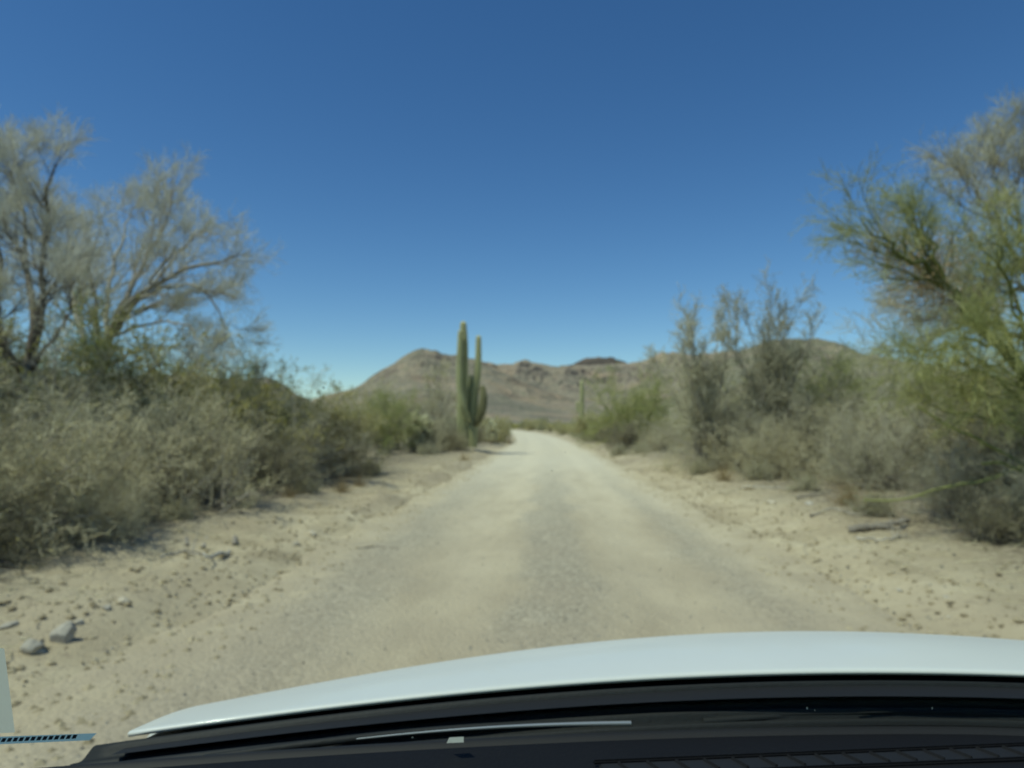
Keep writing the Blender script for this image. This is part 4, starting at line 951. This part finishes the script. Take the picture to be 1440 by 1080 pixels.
cgrid('radiator_grille', lambda u, v: (X0 + .45 * u, 1.665 - .03 * u * u + .03 * math.sin(v * 3.1), .66 - .14 * v), np.linspace(-1, 1, 12), np.linspace(0, 1, 6), 'black')
for sgn in (-1, 1):
    cgrid('headlight', lambda u, v: (X0 + sgn * (.66 + .15 * u), 1.60 - .05 * u + .03 * math.sin(v * 3.1), .58 - .12 * v), np.linspace(-1, 1, 10), np.linspace(0, 1, 8), 'lamp')
def DY0(u): return .752 - .115 * abs(u) ** 1.5 * (1 if abs(u) > .15 else 1)
def cowl(u, v):
    y0 = .794 - .052 * u * u; y1 = DY0(u) + .004; y = y0 + (y1 - y0) * v
    zt = hoodz(u * 1.03, y0) - .0065; zb = 1.088 - .030 * u * u
    return (X0 + (.885 + .05 * v) * u, y, zt + (zb - zt) * v - .010 * math.exp(-((v - .35) / .12) ** 2) + (.004 * math.sin(v * 26)))
thick(cgrid('cowl_panel', cowl, np.linspace(-1, 1, 80), np.linspace(0, 1, 40), 'plastic'), .006)
cgrid('bonnet_liner', lambda u, v: (X0 + .855 * u * (1 - .06 * v * v), .762 - .052 * u * u + .80 * v, hoodz(u, .762 - .052 * u * u + .80 * v) - .009), np.linspace(-1, 1, 40), np.linspace(0, 1, 24), 'black')
for sgn in (-1, 1): cgrid('inner_wing', lambda u, v: (X0 + sgn * .845, .70 + .85 * u, hoodz(1, max(.72, .70 + .85 * u)) - .012 - .45 * v), np.linspace(0, 1, 12), np.linspace(0, 1, 4), 'black')
def glassp(u, s):
    B = np.array([X0 + .96 * u, DY0(u) + .016, 1.080 - .03 * u * u]); Tp = np.array([X0 + .80 * u, -.02 - .03 * u * u, 1.63 - .01 * u * u])
    p = B * (1 - s) + Tp * s; p[2] += .018 * math.sin(math.pi * s); return p
ws = thick(cgrid('windscreen', glassp, np.linspace(-1, 1, 40), np.linspace(0, 1, 30), 'glass'), .005)
fr = cgrid('screen_edge_band', lambda u, v: glassp(u, -.02 + .030 * v) + np.array([0, -.009, -.006]), np.linspace(-1, 1, 60), [0, .5, 1], 'black')
def glass_hit(px, py):
    d = ray(px, py); u, q = 0., .3
    def F(u, q): p = glassp(u, q); return np.array([p[0] / p[1] - d.x, (p[2] - CAM_Z) / p[1] - d.z])
    for _ in range(60):
        f = F(u, q); e = 1e-4; J = np.stack([(F(u + e, q) - f) / e, (F(u, q + e) - f) / e], 1); st_ = np.linalg.solve(J, -f)
        st_ *= min(1, .15 / max(abs(st_).max(), 1e-9)); u, q = float(np.clip(u + st_[0], -1.2, 1.2)), float(np.clip(q + st_[1], -.1, .70))
    return u, q
def gl(px, py, off=.0065):
    u, q_ = glass_hit(px, py); p = glassp(u, q_); c_ = np.array([0, 0, CAM_Z]); return c_ + (p - c_) * (1 - off / np.linalg.norm(p - c_) * 2.0) - np.array([X0, -.6, 0])
def onglass(name, quad, m, parent, off=.0065):
    c = [gl(px, py, off) for px, py in quad]                       # lower left, lower right, upper right, upper left
    A = np.linspace(0, 1, 5); V = np.array([[(c[0] * (1 - a_) + c[1] * a_) * (1 - t_) + (c[3] * (1 - a_) + c[2] * a_) * t_ for t_ in A] for a_ in A])
    return grid_mesh(name, V, M[m], parent)
st = onglass('inspection_sticker', ((-60, 1034), (21, 1030), (6, 912), (-60, 905)), 'paper', car); tag(st, 'pale sticker on the corner of the windscreen')
st = onglass('plate_reflection', ((-30, 1048), (126, 1041), (136, 1031), (-30, 1037)), 'blue_reflection', car, .0085); tag(st, 'light blue strip with dark bars standing for a reflection in the windscreen')  # reflection of the dash plate in the glass, modelled as a coloured strip
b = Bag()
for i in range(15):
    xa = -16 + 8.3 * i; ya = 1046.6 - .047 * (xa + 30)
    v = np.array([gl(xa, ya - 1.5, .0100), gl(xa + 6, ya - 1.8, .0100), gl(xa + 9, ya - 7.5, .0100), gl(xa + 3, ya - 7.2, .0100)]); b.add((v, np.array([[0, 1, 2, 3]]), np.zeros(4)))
b.build('reflected_bars', M['dark_reflection'], st, False)
onglass('glass_label', ((628, 1045), (652, 1044), (652, 1036), (632, 1037)), 'paper', car, .008)
for px, py, r_, m_ in ((776, 662, .0003, 'black'), (795, 636, .0002, 'black'), (512, 714, .00025, 'black'), (455, 545, .0005, 'black'), (1135, 996, .0012, 'paper'), (1311, 996, .0011, 'paper'), (580, 1037, .0009, 'paper'), (1146, 999, .0006, 'paper'), (1052, 586, .0004, 'paper'), (640, 893, .0003, 'black')):
    u, s = glass_hit(px, py); r_ *= .7; c = gl(px, py)
    th = np.linspace(0, 2 * math.pi, 9)[:-1]; rr = r_ * (1 + .4 * np.sin(th * 2 + px))
    V = np.stack([c[0] + rr * np.cos(th), c[1] - .2 * rr * np.sin(th), c[2] + rr * np.sin(th)], 1)
    V = np.vstack([V, [c + np.array([0, -.0004, -.0002])]]); q = np.array([[i, (i + 1) % 8, 8] for i in range(8)])
    mesh_np('dust_speck', V, q, M[m_], False, None, car)
# wipers parked on the cowl
def wiper(xa, xb, arm='metal'):
    n_ = 30; t_ = np.linspace(0, 1, n_); x = xa + (xb - xa) * t_; uu = (x - X0) / .93
    y = np.array([DY0(q_) for q_ in uu]) + .022 + .008 * np.sin(t_ * 2.2); z = 1.098 - .030 * uu * uu + .004 * np.sin(t_ * math.pi)
    P = np.stack([x, y, z], 1) - np.array([X0, -.6, 0]); root_ = Bag().add(tubes(P[None], np.full((1, n_), .0042), 8, tone=np.zeros(1))).build('wiper', M['plastic'], car)
    P2 = P + np.array([0, -.010, .0035]); k = n_ // 3
    a_ = Bag().add(tubes(P2[None, k:], np.interp(np.arange(n_ - k), [0, n_ - k - 1], [.0006, .0026])[None], 8, tone=np.zeros(1))).build('wiper_arm', M[arm], root_)
    return root_
wiper(-.33, .085); wiper(.16, .62, 'plastic')
cgrid('dash_gasket', lambda u, v: (X0 + .97 * u, DY0(u) + .006 - .022 * v, 1.094 - .016 * u * u + .006 * math.sin(v * 3.14)), np.linspace(-1, 1, 80), np.linspace(0, 1, 8), 'black')
# dashboard with defroster vent and light sensor
def dash(u, v):
    y = DY0(u) - .012 - .62 * v; z = 1.097 - .016 * u * u + .010 * math.sin(min(v * 3, 1) * 1.57) - (.0 if v < .45 else 1.1 * (v - .45) ** 1.5)
    if v < .001: z -= .03
    return (X0 + .97 * u, y, z)
thick(cgrid('dashboard', dash, np.linspace(-1, 1, 80), np.concatenate([[0, .006, .015], np.linspace(.03, 1, 40)]), 'dash'), .01)
dsh = [c for c in car.children if c.name.startswith('dashboard')][0]
def box(name, c, s, m, parent, rot=(0, 0, 0), bev=.0015):
    bm = bmesh.new(); bmesh.ops.create_cube(bm, size=1); bmesh.ops.scale(bm, vec=s, verts=bm.verts)
    bmesh.ops.bevel(bm, geom=bm.edges[:], offset=bev, segments=2, affect='EDGES'); me = bpy.data.meshes.new(name); bm.to_mesh(me); bm.free(); me.materials.append(M[m])
    o = bpy.data.objects.new(name, me); COL.objects.link(o); o.parent = parent; o.location = np.array(c) - (np.array([X0, -.6, 0]) if parent is not None else 0); o.rotation_euler = rot; return o
def dtop(x, y):
    u = (x - X0) / .97; v = (DY0(u) - .012 - y) / .62; return 1.097 - .016 * u * u + .010 * math.sin(min(max(v, 0) * 3, 1) * 1.57)
def vy(x): return .636 + (.684 - .636) * (x - .057) / .355
vx, va = .245, math.atan(.048 / .355)
vent = box('defroster_vent', (vx, vy(vx), dtop(vx, vy(vx)) - .004), (.40, .022, .012), 'black', dsh, (0, 0, va))
for i in range(15):
    x = .065 + .36 * i / 14; box('vent_slat', (x, vy(x), dtop(x, vy(x)) + .002), (.0025, .020, .006), 'dash', vent, (0, .5, va + .25), .0006).location = (x - vx, 0, .005)
for dy_ in (.0135, -.0135): box('vent_rim', (0, 0, 0), (.41, .004, .004), 'dash', vent).location = (0, dy_, .006)
bm = bmesh.new(); bmesh.ops.create_uvsphere(bm, u_segments=24, v_segments=12, radius=.011); bmesh.ops.scale(bm, vec=(1.2, 1, .6), verts=bm.verts); me = bpy.data.meshes.new('light_sensor'); bm.to_mesh(me); bm.free()
me.polygons.foreach_set('use_smooth', [True] * len(me.polygons)); me.materials.append(car_mat('sensor_lens', (.01, .012, .03), .15, .5)); o = bpy.data.objects.new('light_sensor', me); COL.objects.link(o); o.parent = dsh; o.location = (.452 - X0, .684 + .6, dtop(.452, .684) + .001)
# the rest of the body, from pillars to tail
def tube_part(name, pts, r, m, parent=car, sides=8):
    P = np.array(pts, float) - np.array([X0, -.6, 0]); return Bag().add(tubes(P[None], np.full((1, len(P)), r), sides, tone=np.zeros(1))).build(name, M[m], parent)
for sgn in (-1, 1):
    tube_part('windscreen_pillar', [glassp(sgn, -.05) + [sgn * .035, -.01, -.02], glassp(sgn, .5) + [sgn * .03, 0, 0], glassp(sgn, 1) + [sgn * .02, -.03, 0]], .030, 'paint')
    for nm, y0, y1 in (('front_door', -.95, .38), ('rear_door', -1.95, -.96)):
        d = thick(cgrid(nm, lambda u, v: (X0 + sgn * (.975 + .025 * math.sin(v * 3.1)), y0 + (y1 - y0) * u, .34 + .71 * v), np.linspace(0, 1, 12), np.linspace(0, 1, 12), 'paint'), .03 * -sgn)
        w = cgrid('door_window', lambda u, v: (X0 + sgn * (.965 - .13 * v), y0 + .04 + (y1 - y0 - .08) * u - (.30 * v * u if nm == 'front_door' else 0), 1.06 + .54 * v), np.linspace(0, 1, 6), np.linspace(0, 1, 6), 'glass', d)
    tube_part('centre_pillar', [(X0 + sgn * .97, -.955, 1.04), (X0 + sgn * .83, -.955, 1.62)], .03, 'black')
    tube_part('rear_pillar', [(X0 + sgn * .97, -1.98, 1.04), (X0 + sgn * .83, -2.0, 1.62)], .05, 'paint')
    tube_part('roof_rail', [(X0 + sgn * .82, -.06, 1.63), (X0 + sgn * .83, -1.0, 1.665), (X0 + sgn * .82, -2.3, 1.62)], .028, 'paint')
    thick(cgrid('rear_wing', lambda u, v: (X0 + sgn * (.97 - .1 * u * u), -1.96 - .75 * u, .40 + .65 * v), np.linspace(0, 1, 10), np.linspace(0, 1, 8), 'paint'), .02)
    mr = box('door_mirror', (X0 + sgn * 1.12, .30, 1.10), (.20, .10, .14), 'paint', car, (0, 0, 0), .03); mr.name = 'door_mirror'
    for wy in (1.02, -1.80):
        a = np.linspace(0, 2 * math.pi, 33); prof = [(.20, -.10), (.34, -.11), (.36, -.08), (.365, 0), (.36, .08), (.34, .11), (.20, .10)]
        V = np.array([[(sgn * .86 + p[1], wy + .6 + p[0] * math.cos(t_), .365 + p[0] * math.sin(t_)) for t_ in a] for p in prof]); wl_ = grid_mesh('wheel', V, M['tyre'], car)
        V = np.array([[(sgn * .86 + sgn * q_, wy + .6 + p_ * math.cos(t_) * (1 + .0 * q_), .365 + p_ * math.sin(t_)) for t_ in a] for p_, q_ in ((.01, .05), (.06, .06), (.08, .03), (.17, .05), (.205, .09))]); grid_mesh('rim', V, M['metal'], wl_)
thick(cgrid('roof', lambda u, v: (X0 + .81 * u, -.05 - 2.25 * v, 1.635 + .035 * math.sin(math.pi * min(1, v + .1)) * (1 - u * u) + .02 * (1 - u * u)), np.linspace(-1, 1, 20), np.linspace(0, 1, 20), 'paint'), .03)
thick(cgrid('tailgate', lambda u, v: (X0 + .86 * u, -2.72 + .30 * max(0, v - .5), .40 + 1.25 * v), np.linspace(-1, 1, 10), np.linspace(0, 1, 12), 'paint'), .03)
thick(cgrid('floor_pan', lambda u, v: (X0 + .93 * u, .60 - 3.2 * v, .36), np.linspace(-1, 1, 4), np.linspace(0, 1, 4), 'black'), .02)
thick(cgrid('bulkhead', lambda u, v: (X0 + .95 * u, .645 - .05 * u * u, .37 + .70 * v), np.linspace(-1, 1, 12), np.linspace(0, 1, 4), 'black'), .02)
print('objects', len(bpy.data.objects), 'faces', sum(len(m.polygons) for m in bpy.data.meshes))
